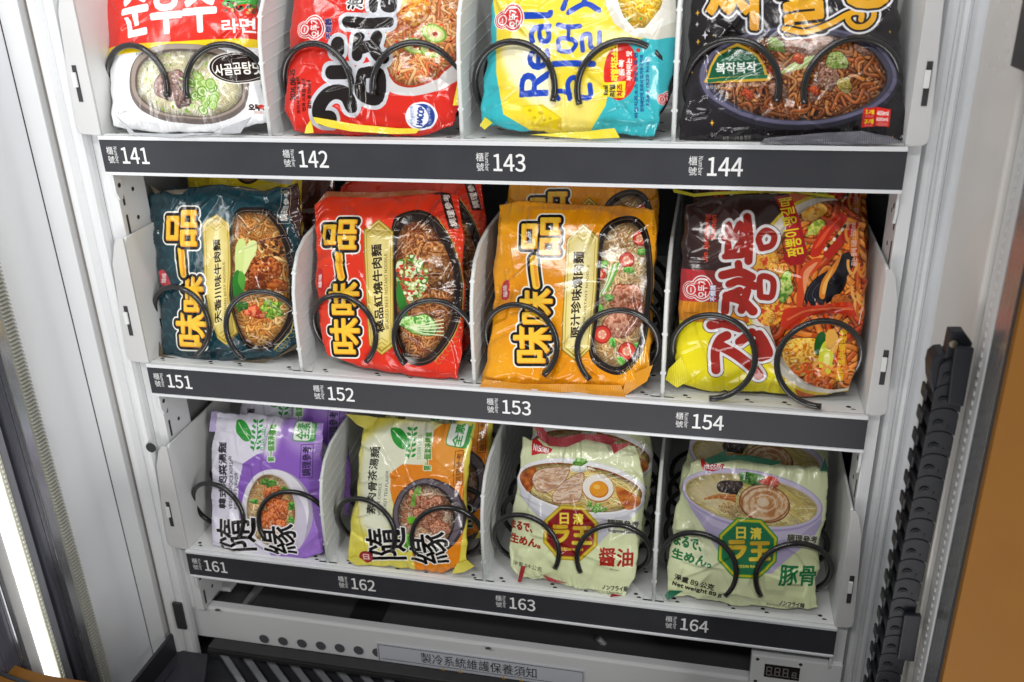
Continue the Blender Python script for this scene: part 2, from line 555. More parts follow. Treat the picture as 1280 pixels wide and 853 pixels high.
# things seen in the dark space under the lowest shelf
bm = bmesh.new()
tube(bm, [hit([p], 1, 0.060)[0] for p in ((748, 798), (757, 808), (766, 817))] + [hit([p], 1, 0.052)[0] for p in ((790, 822), (830, 831), (880, 842))], 0.0035, 8)
mesh_obj('drain_hose', bm, M['inner_wall'], cab)
simple('floor_channel', cab, M['black'], (0.165, 0.205, 0.04, 0.44, -0.5738, -0.572))
simple('floor_rib', cab, M['inner_wall'], (0.030, 0.037, 0.04, 0.44, -0.5738, -0.566, 0.001))
bm = bmesh.new()
box(bm, -0.0115, 0.006, 0.056, 0.40, -0.566, -0.560, 0.001)
box(bm, -0.0115, -0.009, 0.056, 0.40, -0.5598, -0.530)
cyl(bm, (0.030, 0.110, -0.520), 0.004, 2, 0.004, 1)
mesh_obj('shelf_bracket', bm, [M['white'], M['brass']], cab)

# ------------------------------------------------------------------ the smoked lift bin at the bottom
lift = empty('lift_bin', (0.35, -0.11, -0.66))
tag(lift, 'smoked dark plastic delivery bin with slotted floor below the bottom beam', 'delivery bin')


def rel(o):
    """keep world placement of a mesh built in world coordinates under an empty at another place"""
    o.matrix_parent_inverse = Matrix.Translation(-Vector(o.parent.location))
    return o


zr = -0.588
bm = bmesh.new()
box(bm, -0.046, -0.0412, -0.26, 0.004, -0.6474, zr, 0.0012)
box(bm, -0.046, 0.732, -0.26, 0.14, -0.652, -0.6475)
box(bm, -0.046, 0.732, 0.1402, 0.146, -0.652, -0.607)
box(bm, -0.046, -0.0412, 0.0042, 0.14, -0.6474, -0.610)
prism(bm, [(-0.0410, -0.26), (-0.0410, 0.0005), (-0.0020, 0.0005), (0.0150, -0.035), (0.0300, -0.09), (0.060, -0.26)], 2, -0.6180, -0.6150, 0, 0.0008)
prism(bm, [(-0.0300, -0.26), (-0.0300, -0.03), (-0.0285, -0.03), (-0.0285, -0.26)], 2, -0.6148, -0.6135)
rel(mesh_obj('bin_shell', bm, M['smoke'], lift))
r0 = hit([(262, 815), (740, 868)], 1, -0.004)
rz = (r0[0][2] + r0[1][2]) / 2
rel(simple('rear_rim', lift, M['rubber'], (r0[0][0], 0.733, -0.006, 0.010, rz - 0.0105, rz, 0.0015), (r0[0][0], 0.733, -0.0075, -0.0062, rz - 0.006, rz - 0.003)))
bm = bmesh.new()
ZS = -0.640
for k in range(20):
    p = np.array([(266.7 + 28.4 * k, 806 + 3.8 * k), (276.5 + 28.4 * k, 806 + 3.8 * k), (313.5 + 30.5 * k, 862 + 3.8 * k), (304 + 30.5 * k, 862 + 3.8 * k)])
    h_ = hit(p, 2, ZS)
    prism(bm, [(v[0], v[1]) for v in h_], 2, -0.6454, ZS, 0, 0.0008)
    e = (h_[0] + h_[1]) / 2
    disc(bm, (e[0] + 0.003, e[1] - 0.006, ZS + 0.0004), 0.0045, 2, 1, 14)
rel(mesh_obj('slotted_floor', bm, [M['slot_pale'], M['strip_edge']], lift))

# ------------------------------------------------------------------ the orange door frame in front
door = empty('door_frame', (0.733, -0.2, -0.55))
tag(door, 'orange powder coated door frame with rounded window corners at the front', 'door frame')


def rounded(x0, x1, z0, z1, r, n=10):
    P = []
    for cx, cz, a0 in ((x1 - r, z0 + r, -90), (x1 - r, z1 - r, 0), (x0 + r, z1 - r, 90), (x0 + r, z0 + r, 180)):
        for k in range(n + 1):
            t = R(a0 + 90 * k / n)
            P.append((cx + r * math.cos(t), cz + r * math.sin(t)))
    return P


def ring(bm, inner, outer, y0, y1, mi=0):
    n = len(inner)
    V = {}
    for nm, P, y in (('i0', inner, y0), ('i1', inner, y1), ('o0', outer, y0), ('o1', outer, y1)):
        V[nm] = [bm.verts.new((p[0], y, p[1])) for p in P]
    for i in range(n):
        j = (i + 1) % n
        for a, b in (('i0', 'o0'), ('o0', 'o1'), ('o1', 'i1'), ('i1', 'i0')):
            f = bm.faces.new([V[a][i], V[a][j], V[b][j], V[b][i]])
            f.material_index = mi


bm = bmesh.new()
inn = rounded(-0.150, 0.7332, -0.4805, 0.80, 0.110)
ring(bm, inn, rounded(-0.40, 1.00, -0.75, 1.0, 0.02), -0.206, -0.200)
ring(bm, rounded(-0.155, 0.7382, -0.4855, 0.805, 0.112), rounded(-0.165, 0.7482, -0.4955, 0.815, 0.118), -0.1998, -0.180)
rel(mesh_obj('frame', bm, M['orange'], door))
bm = bmesh.new()
ring(bm, rounded(-0.1495, 0.7326, -0.4798, 0.80, 0.110), rounded(-0.154, 0.7375, -0.484, 0.803, 0.112), -0.1995, -0.1960)
rel(mesh_obj('window_gasket', bm, M['strip'], door))
bm = bmesh.new()
box(bm, 0.7352, 0.7460, -0.1895, -0.160, -0.40, 0.80, 0.002)
rel(mesh_obj('window_trim', bm, M['steel'], door))

# ------------------------------------------------------------------ the cable carrier on the right jamb
carr = empty('cable_carrier', (0.722, -0.07, -0.60))
tag(carr, 'black plastic cable chain standing against the right jamb', 'cable chain')
YC = -0.140
pitch = 0.0181
z, k = -0.1965 + 4 * pitch, 0
while z > -0.63:
    xc = 0.7203 + 0.022 * (z + 0.2146)
    bm = bmesh.new()
    pts = [(xc + 0.0091 * math.cos(R(t)), z + 0.0070 + 0.0058 * math.sin(R(t))) for t in np.linspace(0, 180, 13)]
    pts += [(xc - 0.0091, z - 0.0085), (xc - 0.004, z - 0.0060), (xc + 0.004, z - 0.0060), (xc + 0.0091, z - 0.0085)]
    y0 = YC
    prism(bm, pts, 1, y0, y0 + 0.0024, 0, 0.0005)
    prism(bm, pts, 1, YC + 0.0226, YC + 0.0250, 0)
    cyl(bm, (xc - 0.0030, y0 - 0.0005, z), 0.0034, 1, 0.0008, 0, 18)
    cyl(bm, (xc - 0.0030, y0 - 0.0014, z), 0.0022, 1, 0.0006, 0, 14)
    box(bm, xc + 0.0030, xc + 0.0039, y0 - 0.0007, y0 - 0.0001, z - 0.0045, z - 0.0005)
    box(bm, xc - 0.0088, xc - 0.0066, YC + 0.0030, YC + 0.0222, z - 0.0045, z + 0.0045, 0.0008)
    box(bm, xc + 0.0066, xc + 0.0088, YC + 0.0030, YC + 0.0222, z - 0.0045, z + 0.0045, 0.0008)
    box(bm, xc - 0.0125, xc - 0.0105, YC + 0.0100, YC + 0.0235, z - 0.0060, z + 0.0035, 0.0008)
    for v in bm.verts:
        v.co.y -= (v.co.z - z) * 0.04
    rel(mesh_obj('chain_link', bm, M['chain'], carr))
    z -= pitch
    k += 1


def traced(nm, P, y, depth, mats, extra=None):
    H = hit(P, 1, y)
    bm = bmesh.new()
    prism(bm, [(v[0], v[2]) for v in H], 1, y, y + depth, 0, 0.0008)
    if extra:
        extra(bm)
    return rel(mesh_obj(nm, bm, mats, carr))


def screw(bm):
    c = hit([(1191.5, 430)], 1, -0.1385)[0]
    cyl(bm, (c[0], -0.1387, c[2]), 0.0026, 1, 0.0007, 1, 14)


traced('end_bracket', [(1187.6, 415), (1205, 415), (1216, 430), (1210, 446), (1190, 460), (1181, 446)], -0.138, 0.010, [M['chain'], M['brass']], screw)
hd = smooth_pts = [(1163, 480), (1162.5, 462), (1165.5, 450), (1173, 444), (1182, 443), (1190, 452), (1196, 470), (1193, 488), (1166, 492)]
traced('chain_head', hd, -0.1375, 0.018, [M['chain']])
traced('guide_plate', [(1195, 434), (1218, 436.5), (1204.5, 509), (1185, 505), (1190, 461)], -0.146, 0.004, [M['chain']])
traced('guide_plate', [(1131, 769), (1152, 770.5), (1142.7, 828), (1122, 825)], -0.146, 0.004, [M['chain']])

# ------------------------------------------------------------------ the three shelf trays
START = {141: (-12, -14), 142: (-14, -8), 143: (-16, -20), 144: (-16, -18), 151: (-60, -60), 152: (-45, -45), 153: (-48, -50),
         154: (-92, -96), 161: (-36, -36), 162: (-26, -30), 163: (-26, -28), 164: (-42, -34)}
ROWNAME = ('top shelf tray with slots 141 to 144', 'middle shelf tray with slots 151 to 154', 'bottom shelf tray with slots 161 to 164')
W = 0.70
for row in range(3):
    zs = SHELF_Z[row]
    tr = empty('shelf_tray', (0, 0, zs))
    tag(tr, 'white steel %s on its dark label strip' % ROWNAME[row], 'shelf tray', 'shelf trays of the vending machine')
    bm = bmesh.new()
    box(bm, 0.0025, W - 0.0025, 0.0008, 0.42, 0.0006, FLOOR)
    box(bm, 0.0025, W - 0.0025, 0.0008, 0.0060, FLOOR, FLOOR + 0.0012, 0.0005)
    for k in range(4):
        c = SLOT_X0 + PITCH * k
        for j, yy in enumerate((0.0125, 0.055, 0.098)):
            for dx in (-0.072, -0.017, 0.0155, 0.070):
                dx2 = dx + 0.004 * ((k + j) % 2)
                disc(bm, (c + dx2, yy, FLOOR + 0.0004), 0.0022, 2, 1, 12, 0.0017)
                disc(bm, (c + dx2 + 0.0035, yy - 0.005, FLOOR + 0.0004), 0.0022, 2, 1, 12, 0.0017)
    mesh_obj('tray_floor', bm, [M['tray'], M['slot_dark']], tr)
    for sx in (0, 1):
        X = (lambda v: v) if sx == 0 else (lambda v: W - v)
        bm = bmesh.new()
        a, b = sorted((X(0.0), X(0.0023)))
        prism(bm, [(0.0005, FLOOR), (0.0005, 0.130), (0.004, 0.136), (0.42, 0.150), (0.42, FLOOR)], 0, a, b)
        mesh_obj('side_wall', bm, M['tray'], tr)
        bm = bmesh.new()
        P = [(0.0024, 0.0032), (-0.0165, 0.0045), (-0.0205, 0.0065), (-0.0218, 0.0115), (-0.0195, 0.050), (-0.0150, 0.110), (-0.0085, 0.131), (-0.004, 0.1365), (0.0024, 0.1365)]
        if sx == 1:
            P = [(X(0.0024 - (0.0024 - p[0]) * 0.68), p[1]) for p in P]
        prism(bm, P, 1, -0.0022, 0.0002, 0, 0.0007)
        xc, hw = (-0.0105, 0.0022) if sx == 0 else (W + 0.0065, 0.0021)
        box(bm, xc - hw, xc + hw, -0.0027, -0.0024, 0.034, 0.066, 0, 1)
        box(bm, xc - hw - 0.0007, xc + hw - 0.0008, -0.0050, -0.0028, 0.047, 0.060, 0.0006, 2)
        mesh_obj('end_plate', bm, [M['flange'], M['slot_dark'], M['tray']], tr)
        # hanging hook below the end plate
        bm = bmesh.new()
        P = [(0.004, 0.0025), (0.016, 0.0025), (0.016, -0.052), (0.0125, -0.060), (0.0075, -0.060), (0.004, -0.052)]
        a, b = sorted((X(-0.0008), X(0.0015)))
        prism(bm, P, 0, a, b, 0, 0.0005)
        disc(bm, (b + 0.0003 if sx == 0 else a - 0.0003, 0.010, -0.046), 0.0024, 0, 1, 12)
        mesh_obj('hook', bm, [M['white'], M['slot_dark']], tr)
    # label strip
    bm = bmesh.new()
    box(bm, 0.0, W, -0.0034, 0.0004, -0.0296, -0.0002, 0, 0)
    box(bm, 0.0, W, -0.0046, 0.0005, 0.0, 0.0036, 0.0009, 1)
    box(bm, 0.0, W, -0.0046, 0.0004, -0.0328, -0.0298, 0.0009, 1)
    strip = mesh_obj('label_strip', bm, [M['strip'], M['strip_edge']], tr)
    for k in range(4):
        x = 0.0209 + PITCH * k
        n = str((14, 15, 16)[row] * 10 + k + 1)
        text_plate('slot_number', n, x, x + 0.0277, -0.0217, -0.0066, -0.0038, M['print_white'], strip, 0, 0.0045)
        text_plate('slot_caption', '櫃', x - 0.0150, x - 0.0082, -0.0134, -0.0062, -0.0038, M['print_white'], strip)
        text_plate('slot_caption', '號', x - 0.0148, x - 0.0082, -0.0216, -0.0148, -0.0038, M['print_white'], strip)
        text_plate('slot_caption', 'Number', x - 0.0072, x - 0.0035, -0.0216, -0.0062, -0.0038, M['print_white'], strip, rot=-90)
    # dividers
    for k in range(3):
        x = 0.1694 + PITCH * k
        prof = [(0.0040, FLOOR), (0.0045, 0.060), (0.0075, 0.085), (0.0145, 0.105), (0.0265, 0.1195), (0.045, 0.129), (0.075, 0.134), (0.42, 0.146), (0.42, FLOOR)]
        bm = bmesh.new()
        prism(bm, prof, 0, x - 0.0010, x + 0.0010)
        tube(bm, [(x, p[0], p[1]) for p in [(0.0040, FLOOR + 0.001)] + prof[1:8]], 0.0019, 8)
        for j in range(9):                                 # slanting stiffening ribs, each ending in a small node at the front
            z0_ = 0.016 + j * 0.0125
            yf = float(np.interp(z0_, [p[1] for p in prof[:7]], [p[0] for p in prof[:7]]))
            for sgn in (-1, 1):
                a, b = sorted((x + sgn * 0.0011, x + sgn * 0.00145))
                prism(bm, [(yf, z0_ - 0.0006), (yf, z0_ + 0.0006), (0.30, z0_ + 0.0006 + (0.30 - yf) * 0.16), (0.30, z0_ - 0.0006 + (0.30 - yf) * 0.16)] if z0_ + 0.3 * 0.16 < 0.137 else
                      [(yf, z0_ - 0.0006), (yf, z0_ + 0.0006), (yf + 0.05, z0_ + 0.0086), (yf + 0.05, z0_ + 0.0074)], 0, a, b)
            big = 0.0027 if j % 3 == 1 else 0.0019
            prism(bm, [(x - big, z0_), (x, z0_ - big * 1.5), (x + big, z0_), (x, z0_ + big * 1.5)], 1, yf - 0.0012, yf + 0.002)
        prism(bm, [(x - 0.011, 0.0035), (x + 0.011, 0.0035), (x + 0.0055, 0.018), (x - 0.0055, 0.018)], 2, FLOOR, FLOOR + 0.0012)
        mesh_obj('divider', bm, M['divider'], tr)
    # twin spirals of each lane
    for k in range(4):
        c = SLOT_X0 + PITCH * k
        slot = (14, 15, 16)[row] * 10 + k + 1
        for s in (-1, 1):
            th0 = START[slot][0 if s < 0 else 1]
            cx, cz, rr = c + s * 0.0455, 0.0445, 0.0362
            pts = []
            for th in np.arange(th0, 90 + 360 * 5, 9.0):
                pts.append((cx - s * rr * math.cos(R(th)), 0.0195 + 0.040 * (th - 90) / 360, cz + rr * math.sin(R(th))))
            bm = bmesh.new()
            tube(bm, pts, 0.0028, 10)
            mesh_obj('spiral_coil', bm, M['coil'], tr)

# ------------------------------------------------------------------ wrapper printing: a small scan-line painter


def srgb(h):
    if isinstance(h, str):
        return np.array([int(h[i:i + 2], 16) / 255 for i in (0, 2, 4)])
    return np.array(h, float)


def fnoise(h, w, cells, rng, octaves=4):
    out = np.zeros((h, w))
    amp, tot = 1.0, 0.0
    for k in range(octaves):
        n = max(2, int(cells * 2 ** k))
        m = max(2, int(round(n * h / max(w, 1))))
        g = rng.random((m + 2, n + 2))
        ys = np.linspace(0, m, h)
        xs = np.linspace(0, n, w)
        iy, ix = np.minimum(ys.astype(int), m), np.minimum(xs.astype(int), n)
        fy, fx = (ys - iy)[:, None], (xs - ix)[None, :]
        fy, fx = fy * fy * (3 - 2 * fy), fx * fx * (3 - 2 * fx)
        a = g[iy][:, ix] * (1 - fx) + g[iy][:, ix + 1] * fx
        b = g[iy + 1][:, ix] * (1 - fx) + g[iy + 1][:, ix + 1] * fx
        out += amp * (a * (1 - fy) + b * fy)
        tot += amp
        amp *= 0.5
    return out / tot


class Frame:
    """local plane of one pack: a along its width, b up its leaning face"""

    def __init__(self, slot, crop, lean, bottom, yaw=0.0, lift=0.006):
        self.crop = crop
        row = {4: 0, 5: 1, 6: 2}[slot // 10 % 10]
        zf = SHELF_Z[row] + FLOOR + lift
        B = hit(self.px(bottom), 2, zf)
        y0 = min(0.040, max(0.009, B[:, 1].mean()))
        B = hit(self.px(bottom), 1, y0)
        self.O = np.array([B[:, 0].mean(), y0, max(B[:, 2].mean(), SHELF_Z[row] + FLOOR + 0.001)])
        # it leans back far enough to clear the first turn of the spirals
        lean = max(9.0, math.degrees(math.atan((0.0400 - y0) / 0.078)))
        al, ya = R(lean), R(yaw)
        self.X = np.array([math.cos(ya), math.sin(ya), 0.0])
        back = np.array([-math.sin(ya), math.cos(ya), 0.0])
        self.U = back * math.sin(al) + np.array([0, 0, 1.0]) * math.cos(al)
        self.N = np.cross(self.X, self.U)

    def px(self, P):
        ox, oy, s = self.crop
        P = np.atleast_2d(np.asarray(P, float))
        return np.stack([ox + P[:, 0] / s, oy + P[:, 1] / s], 1)

    def loc(self, P, off=0.0):
        d = rays(self.px(P))
        q = self.O + self.N * off
        t = ((q - CAM) @ self.N) / (d @ self.N)
        W = CAM + d * t[:, None] - self.O
        return np.stack([W @ self.X, W @ self.U], 1)

    def matrix(self):
        m = Matrix.Identity(4)
        for i in range(3):
            m[i][0], m[i][1], m[i][2], m[i][3] = self.X[i], -self.N[i], self.U[i], self.O[i]
        return m


def resample(pts, n):
    pts = np.asarray(pts, float)
    d = np.r_[0, np.cumsum(np.hypot(*np.diff(pts, axis=0).T))]
    t = np.linspace(0, d[-1], n)
    return np.stack([np.interp(t, d, pts[:, 0]), np.interp(t, d, pts[:, 1])], 1)


def smooth_closed(pts, n=8):
    """Catmull-Rom through a closed outline"""
    P = np.asarray(pts, float)
    k = len(P)
    out = []
    for i in range(k):
        p0, p1, p2, p3 = P[i - 1], P[i], P[(i + 1) % k], P[(i + 2) % k]
        for t in np.linspace(0, 1, n, endpoint=False):
            out.append(0.5 * (2 * p1 + (p2 - p0) * t + (2 * p0 - 5 * p1 + 4 * p2 - p3) * t * t + (3 * p1 - p0 - 3 * p2 + p3) * t ** 3))
    return np.array(out)


def smooth_open(pts, n=8):
    P = np.asarray(pts, float)
    P = np.vstack([2 * P[0] - P[1], P, 2 * P[-1] - P[-2]])
    out = []
    for i in range(1, len(P) - 2):
        p0, p1, p2, p3 = P[i - 1], P[i], P[i + 1], P[i + 2]
        for t in np.linspace(0, 1, n, endpoint=False):
            out.append(0.5 * (2 * p1 + (p2 - p0) * t + (2 * p0 - 5 * p1 + 4 * p2 - p3) * t * t + (3 * p1 - p0 - 3 * p2 + p3) * t ** 3))
    out.append(P[-2])
    return np.array(out)


class Art:
    def __init__(self, fr, bounds, base, K=4300, off=0.011, seed=1):
        self.fr, self.K, self.off = fr, K, off
        self.a0, self.a1, self.b0, self.b1 = bounds
        self.w = int((self.a1 - self.a0) * K)
        self.h = int((self.b1 - self.b0) * K)
        self.img = np.empty((self.h, self.w, 3), np.float32)
        self.img[:] = srgb(base)
        self.rng = np.random.default_rng(seed)
        # texture pixels per crop pixel, near the middle of the face
        s = fr.crop[2]
        p = self.T(np.array([[400, 400], [410, 400]]))
        self.k = np.hypot(*(p[1] - p[0])) / 10

    def T(self, P):
        L = self.fr.loc(P, self.off)
        return np.stack([(L[:, 0] - self.a0) * self.K, (L[:, 1] - self.b0) * self.K], 1)

    # -- coverage of directed edges; returns (slice y, slice x, alpha)
    def cover(self, A, B, pad=0):
        lo = np.floor(np.minimum(A.min(0), B.min(0))).astype(int) - 1 - pad
        hi = np.ceil(np.maximum(A.max(0), B.max(0))).astype(int) + 1 + pad
        x0, y0 = max(lo[0], 0), max(lo[1], 0)
        x1, y1 = min(hi[0], self.w), min(hi[1], self.h)
        if x1 <= x0 or y1 <= y0:
            return None
        w_, h_ = x1 - x0, y1 - y0
        SS = 3
        ys = y0 + (np.arange(h_ * SS) + 0.5) / SS
        Ay, By = A[:, 1][:, None], B[:, 1][:, None]
        c = (Ay <= ys) != (By <= ys)
        e, r = np.nonzero(c)
        if len(e) == 0:
            return None
        y = ys[r]
        x = A[e, 0] + (y - A[e, 1]) * (B[e, 0] - A[e, 0]) / (B[e, 1] - A[e, 1]) - x0
        sg = np.where(B[e, 1] > A[e, 1], 1.0, -1.0)
        x = np.clip(x, 0, w_)
        i = np.floor(x).astype(int)
        f = x - i
        row = r // SS
        W2 = w_ + 2
        acc = np.bincount(row * W2 + i, sg * (1 - f) / SS, h_ * W2) + np.bincount(row * W2 + i + 1, sg * f / SS, h_ * W2)
        cov = np.abs(np.cumsum(acc.reshape(h_, W2), 1))[:, :w_]
        return slice(y0, y1), slice(x0, x1), np.clip(cov, 0, 1)

    def put(self, cv, colr, alpha=1.0, mask=None):
        if cv is None:
            return
        sy, sx, c = cv
        a = (c * alpha)
        if mask is not None:
            a = a * mask[sy, sx]
        a = a[..., None]
        colr = srgb(colr) if not (isinstance(colr, np.ndarray) and colr.ndim == 3) else colr
        self.img[sy, sx] = self.img[sy, sx] * (1 - a) + colr * a

    def tp(self, Q, colr, alpha=1.0, mask=None):          # polygon already in texture pixels
        self.put(self.cover(Q, np.roll(Q, -1, 0)), colr, alpha, mask)

    def poly(self, P, colr, alpha=1.0, mask=None, smooth=False):
        if smooth:
            P = smooth_closed(P)
        self.tp(self.T(P), colr, alpha, mask)

    def ell_pts(self, cx, cy, rx, ry, rot=0.0, n=48, p=2.0):
        t = np.linspace(0, 2 * np.pi, n, endpoint=False)
        c, s = np.cos(t), np.sin(t)
        x = rx * np.sign(c) * np.abs(c) ** (2 / p)
        y = ry * np.sign(s) * np.abs(s) ** (2 / p)
        r = R(rot)
        return np.stack([cx + x * math.cos(r) - y * math.sin(r), cy + x * math.sin(r) + y * math.cos(r)], 1)

    def ell(self, cx, cy, rx, ry, colr, rot=0.0, alpha=1.0, mask=None, p=2.0):
        self.poly(self.ell_pts(cx, cy, rx, ry, rot, p=p), colr, alpha, mask)

    def mask_poly(self, P, smooth=False):
        if smooth:
            P = smooth_closed(P)
        Q = self.T(P)
        m = np.zeros((self.h, self.w), np.float32)
        cv = self.cover(Q, np.roll(Q, -1, 0))
        if cv:
            m[cv[0], cv[1]] = cv[2]
        return m

    def ribbon(self, Q, wd):
        """polygon round a polyline, texture pixels; wd scalar or per point"""
        t = np.gradient(Q, axis=0)
        t /= np.maximum(np.hypot(t[:, 0], t[:, 1]), 1e-6)[:, None]
        n = np.stack([-t[:, 1], t[:, 0]], 1)
        wd = np.broadcast_to(np.asarray(wd, float), (len(Q),))[:, None]
        return np.vstack([Q + n * wd / 2, (Q - n * wd / 2)[::-1]])

    def line(self, P, wd, colr, alpha=1.0, mask=None, smooth=False, closed=False):
        P = np.asarray(P, float)
        if closed:
            P = smooth_closed(P, 6) if smooth else P
            P = np.vstack([P, P[:2]])
        elif smooth:
            P = smooth_open(P)
        Q = self.T(P)
        wd = np.asarray(wd, float) * self.k
        if smooth or closed and len(P) > 12:
            self.tp(self.ribbon(Q, wd), colr, alpha, mask)
        else:
            for i in range(len(Q) - 1):
                self.tp(self.ribbon(Q[i:i + 2], wd), colr, alpha, mask)

    def dilate(self, c, r):
        out = c.copy()
        r = float(r)
        rad = [r] + ([r * 0.55] if r > 2 else []) + ([r * 0.25] if r > 5 else [])
        H, W = c.shape
        for q in rad:
            for k in range(18):
                dx, dy = int(round(q * math.cos(k * math.pi / 9))), int(round(q * math.sin(k * math.pi / 9)))
                ya, yb, xa, xb = max(0, dy), min(H, H + dy), max(0, dx), min(W, W + dx)
                out[ya:yb, xa:xb] = np.maximum(out[ya:yb, xa:xb], c[ya - dy:yb - dy, xa - dx:xb - dx])
        return out

    def text(self, s, quad, colr, bold=0.0, outl=(), rot=0, alpha=1.0, mask=None, grad=None):
        """quad: (x0, y0, x1, y1) in crop pixels or four corners TL TR BR BL of the writing itself; rot=1: reads upwards"""
        q = np.asarray(quad, float)
        if q.ndim == 1:
            x0, y0, x1, y1 = q
            q = np.array([[x0, y0], [x1, y0], [x1, y1], [x0, y1]])
            if rot == 1:
                q = np.array([[x0, y1], [x0, y0], [x1, y0], [x1, y1]])
            elif rot == -1:
                q = np.array([[x1, y0], [x1, y1], [x0, y1], [x0, y0]])
        A, B = glyph_edges(s)

        def mp(U):
            u, v = U[:, 0:1], 1 - U[:, 1:2]
            return self.T(q[0] * (1 - u) * (1 - v) + q[1] * u * (1 - v) + q[2] * u * v + q[3] * (1 - u) * v)
        self.stamp(self.cover(mp(A), mp(B), pad=int((bold + sum(o[0] for o in outl)) * self.k) + 3), colr, bold, outl, alpha, mask, grad)

    def stamp(self, cv, colr, bold=0.0, outl=(), alpha=1.0, mask=None, grad=None):
        if cv is None:
            return
        sy, sx, c = cv
        if bold > 0:
            c = self.dilate(c, bold * self.k)
        layers = []
        acc, tot = c, 0.0
        for r, oc in outl:
            tot += r
            layers.append((self.dilate(c, tot * self.k), oc))
        for cc, oc in reversed(layers):
            self.put((sy, sx, cc), oc, alpha, mask)
        if grad is not None:
            h_ = c.shape[0]
            t = np.linspace(0, 1, h_)[:, None, None]
            g = srgb(colr) * (1 - t) + srgb(grad) * t
            self.put((sy, sx, c), np.broadcast_to(g, (h_, c.shape[1], 3)).copy(), alpha, mask)
        else:
            self.put((sy, sx, c), colr, alpha, mask)

    def strokes(self, paths, wd, colr, outl=(), bold=0.0, grad=None):
        """several brush strokes (crop pixels) stamped as one letter"""
        A, B = [], []
        for P in paths:
            Q = self.T(smooth_open(P, 6) if len(P) > 2 else P)
            n = len(Q)
            prof = np.full(n, wd * self.k)
            rb = self.ribbon(Q, prof)
            A.append(rb)
            B.append(np.roll(rb, -1, 0))
            for c in (Q[0], Q[-1]):
                t = np.linspace(0, 2 * np.pi, 14, endpoint=False)
                e = c + np.stack([np.cos(t), np.sin(t)], 1) * wd * self.k / 2
                if self._area(rb) < 0:
                    e = e[::-1]
                A.append(e)
                B.append(np.roll(e, -1, 0))
        pad = int((bold + sum(o[0] for o in outl)) * self.k) + 3
        self.stamp(self.cover(np.vstack(A), np.vstack(B), pad), colr, bold, outl, grad=grad)

    @staticmethod
    def _area(P):
        x, y = P[:, 0], P[:, 1]
        return float((x * np.roll(y, -1) - np.roll(x, -1) * y).sum())

    def mottle(self, mask, cols, cells=20, contrast=1.0, alpha=1.0, octaves=4):
        ys, xs = np.nonzero(mask > 0)
        if len(ys) == 0:
            return
        sy, sx = slice(ys.min(), ys.max() + 1), slice(xs.min(), xs.max() + 1)
        h_, w_ = sy.stop - sy.start, sx.stop - sx.start
        n = fnoise(h_, w_, cells, self.rng, octaves)
        n = np.clip((n - 0.5) * 2.2 * contrast + 0.5, 0, 0.9999) * (len(cols) - 1)
        i = n.astype(int)
        f = (n - i)[..., None]
        C = np.array([srgb(c) for c in cols])
        i2 = np.minimum(i + 1, len(cols) - 1)
        self.put((sy, sx, mask[sy, sx]), C[i] * (1 - f) + C[i2] * f, alpha)

    def noodles(self, mask, n, wd, L, cols, amp=0.5, freq=2.0, ang=None, spread=180, edge=0.5, hi=0.35, alpha=1.0):
        ys, xs = np.nonzero(mask > 0.5)
        if len(ys) == 0:
            return
        rng = self.rng
        k = self.k
        for _ in range(n):
            j = rng.integers(len(ys))
            c = np.array([xs[j], ys[j]], float)
            th = rng.random() * 2 * np.pi if ang is None else R(ang + rng.uniform(-spread, spread))
            l = L * 1.9 * k * rng.uniform(0.6, 1.3)
            m = 36
            t = np.linspace(-0.5, 0.5, m)
            bend = rng.uniform(-1.3, 1.3)
            fr = freq * 1.25 * rng.uniform(0.7, 1.2)
            off = amp * 1.5 * wd * k * np.sin(2 * np.pi * fr * t + rng.random() * 6.28) + bend * l * t * t
            d = np.array([math.cos(th), math.sin(th)])
            p = np.array([-d[1], d[0]])
            Q = c + np.outer(t * l, d) + np.outer(off, p)
            colr = srgb(cols[rng.integers(len(cols))]) * rng.uniform(0.86, 1.06)
            ww = wd * 0.82 * k * rng.uniform(0.8, 1.2)
            self.tp(self.ribbon(Q, ww * 1.5), colr * edge, 0.55 * alpha, mask)
            self.tp(self.ribbon(Q, ww), np.clip(colr, 0, 1), alpha, mask)
            if hi > 0:
                self.tp(self.ribbon(Q[2:-2] + np.array([-0.12, 0.16]) * ww, ww * 0.34), np.clip(colr * 0.6 + 0.42, 0, 1), hi * alpha, mask)

    def chunk(self, cx, cy, rx, ry, cols, rot=0.0, rough=0.18, cells=5, edge=None, hi=0.0, mask=None, n=10, contrast=1.0):
        t = np.linspace(0, 2 * np.pi, n, endpoint=False)
        rr = 1 + self.rng.uniform(-rough, rough, n)
        r = R(rot)
        x, y = rx * rr * np.cos(t), ry * rr * np.sin(t)
        P = smooth_closed(np.stack([cx + x * math.cos(r) - y * math.sin(r), cy + x * math.sin(r) + y * math.cos(r)], 1), 5)
        if edge is not None:
            c0 = P.mean(0)
            self.poly(c0 + (P - c0) * 1.06, edge, 0.7, mask)
        m = self.mask_poly(P)
        if mask is not None:
            m = m * mask
        self.mottle(m, cols, cells * 1.5, contrast * 1.25)
        ys, xs = np.nonzero(m > 0)
        if len(ys):                                        # printed modelling: light from the upper left
            sy, sx = slice(ys.min(), ys.max() + 1), slice(xs.min(), xs.max() + 1)
            H, Wd = sy.stop - sy.start, sx.stop - sx.start
            g = (np.linspace(-1, 1, H)[:, None] - np.linspace(-1, 1, Wd)[None, :] * 0.5) / 1.5
            mm = m[sy, sx][..., None]
            self.img[sy, sx] = self.img[sy, sx] * (1 - mm) + np.clip(self.img[sy, sx] * (1 + 0.32 * g[..., None]), 0, 1) * mm
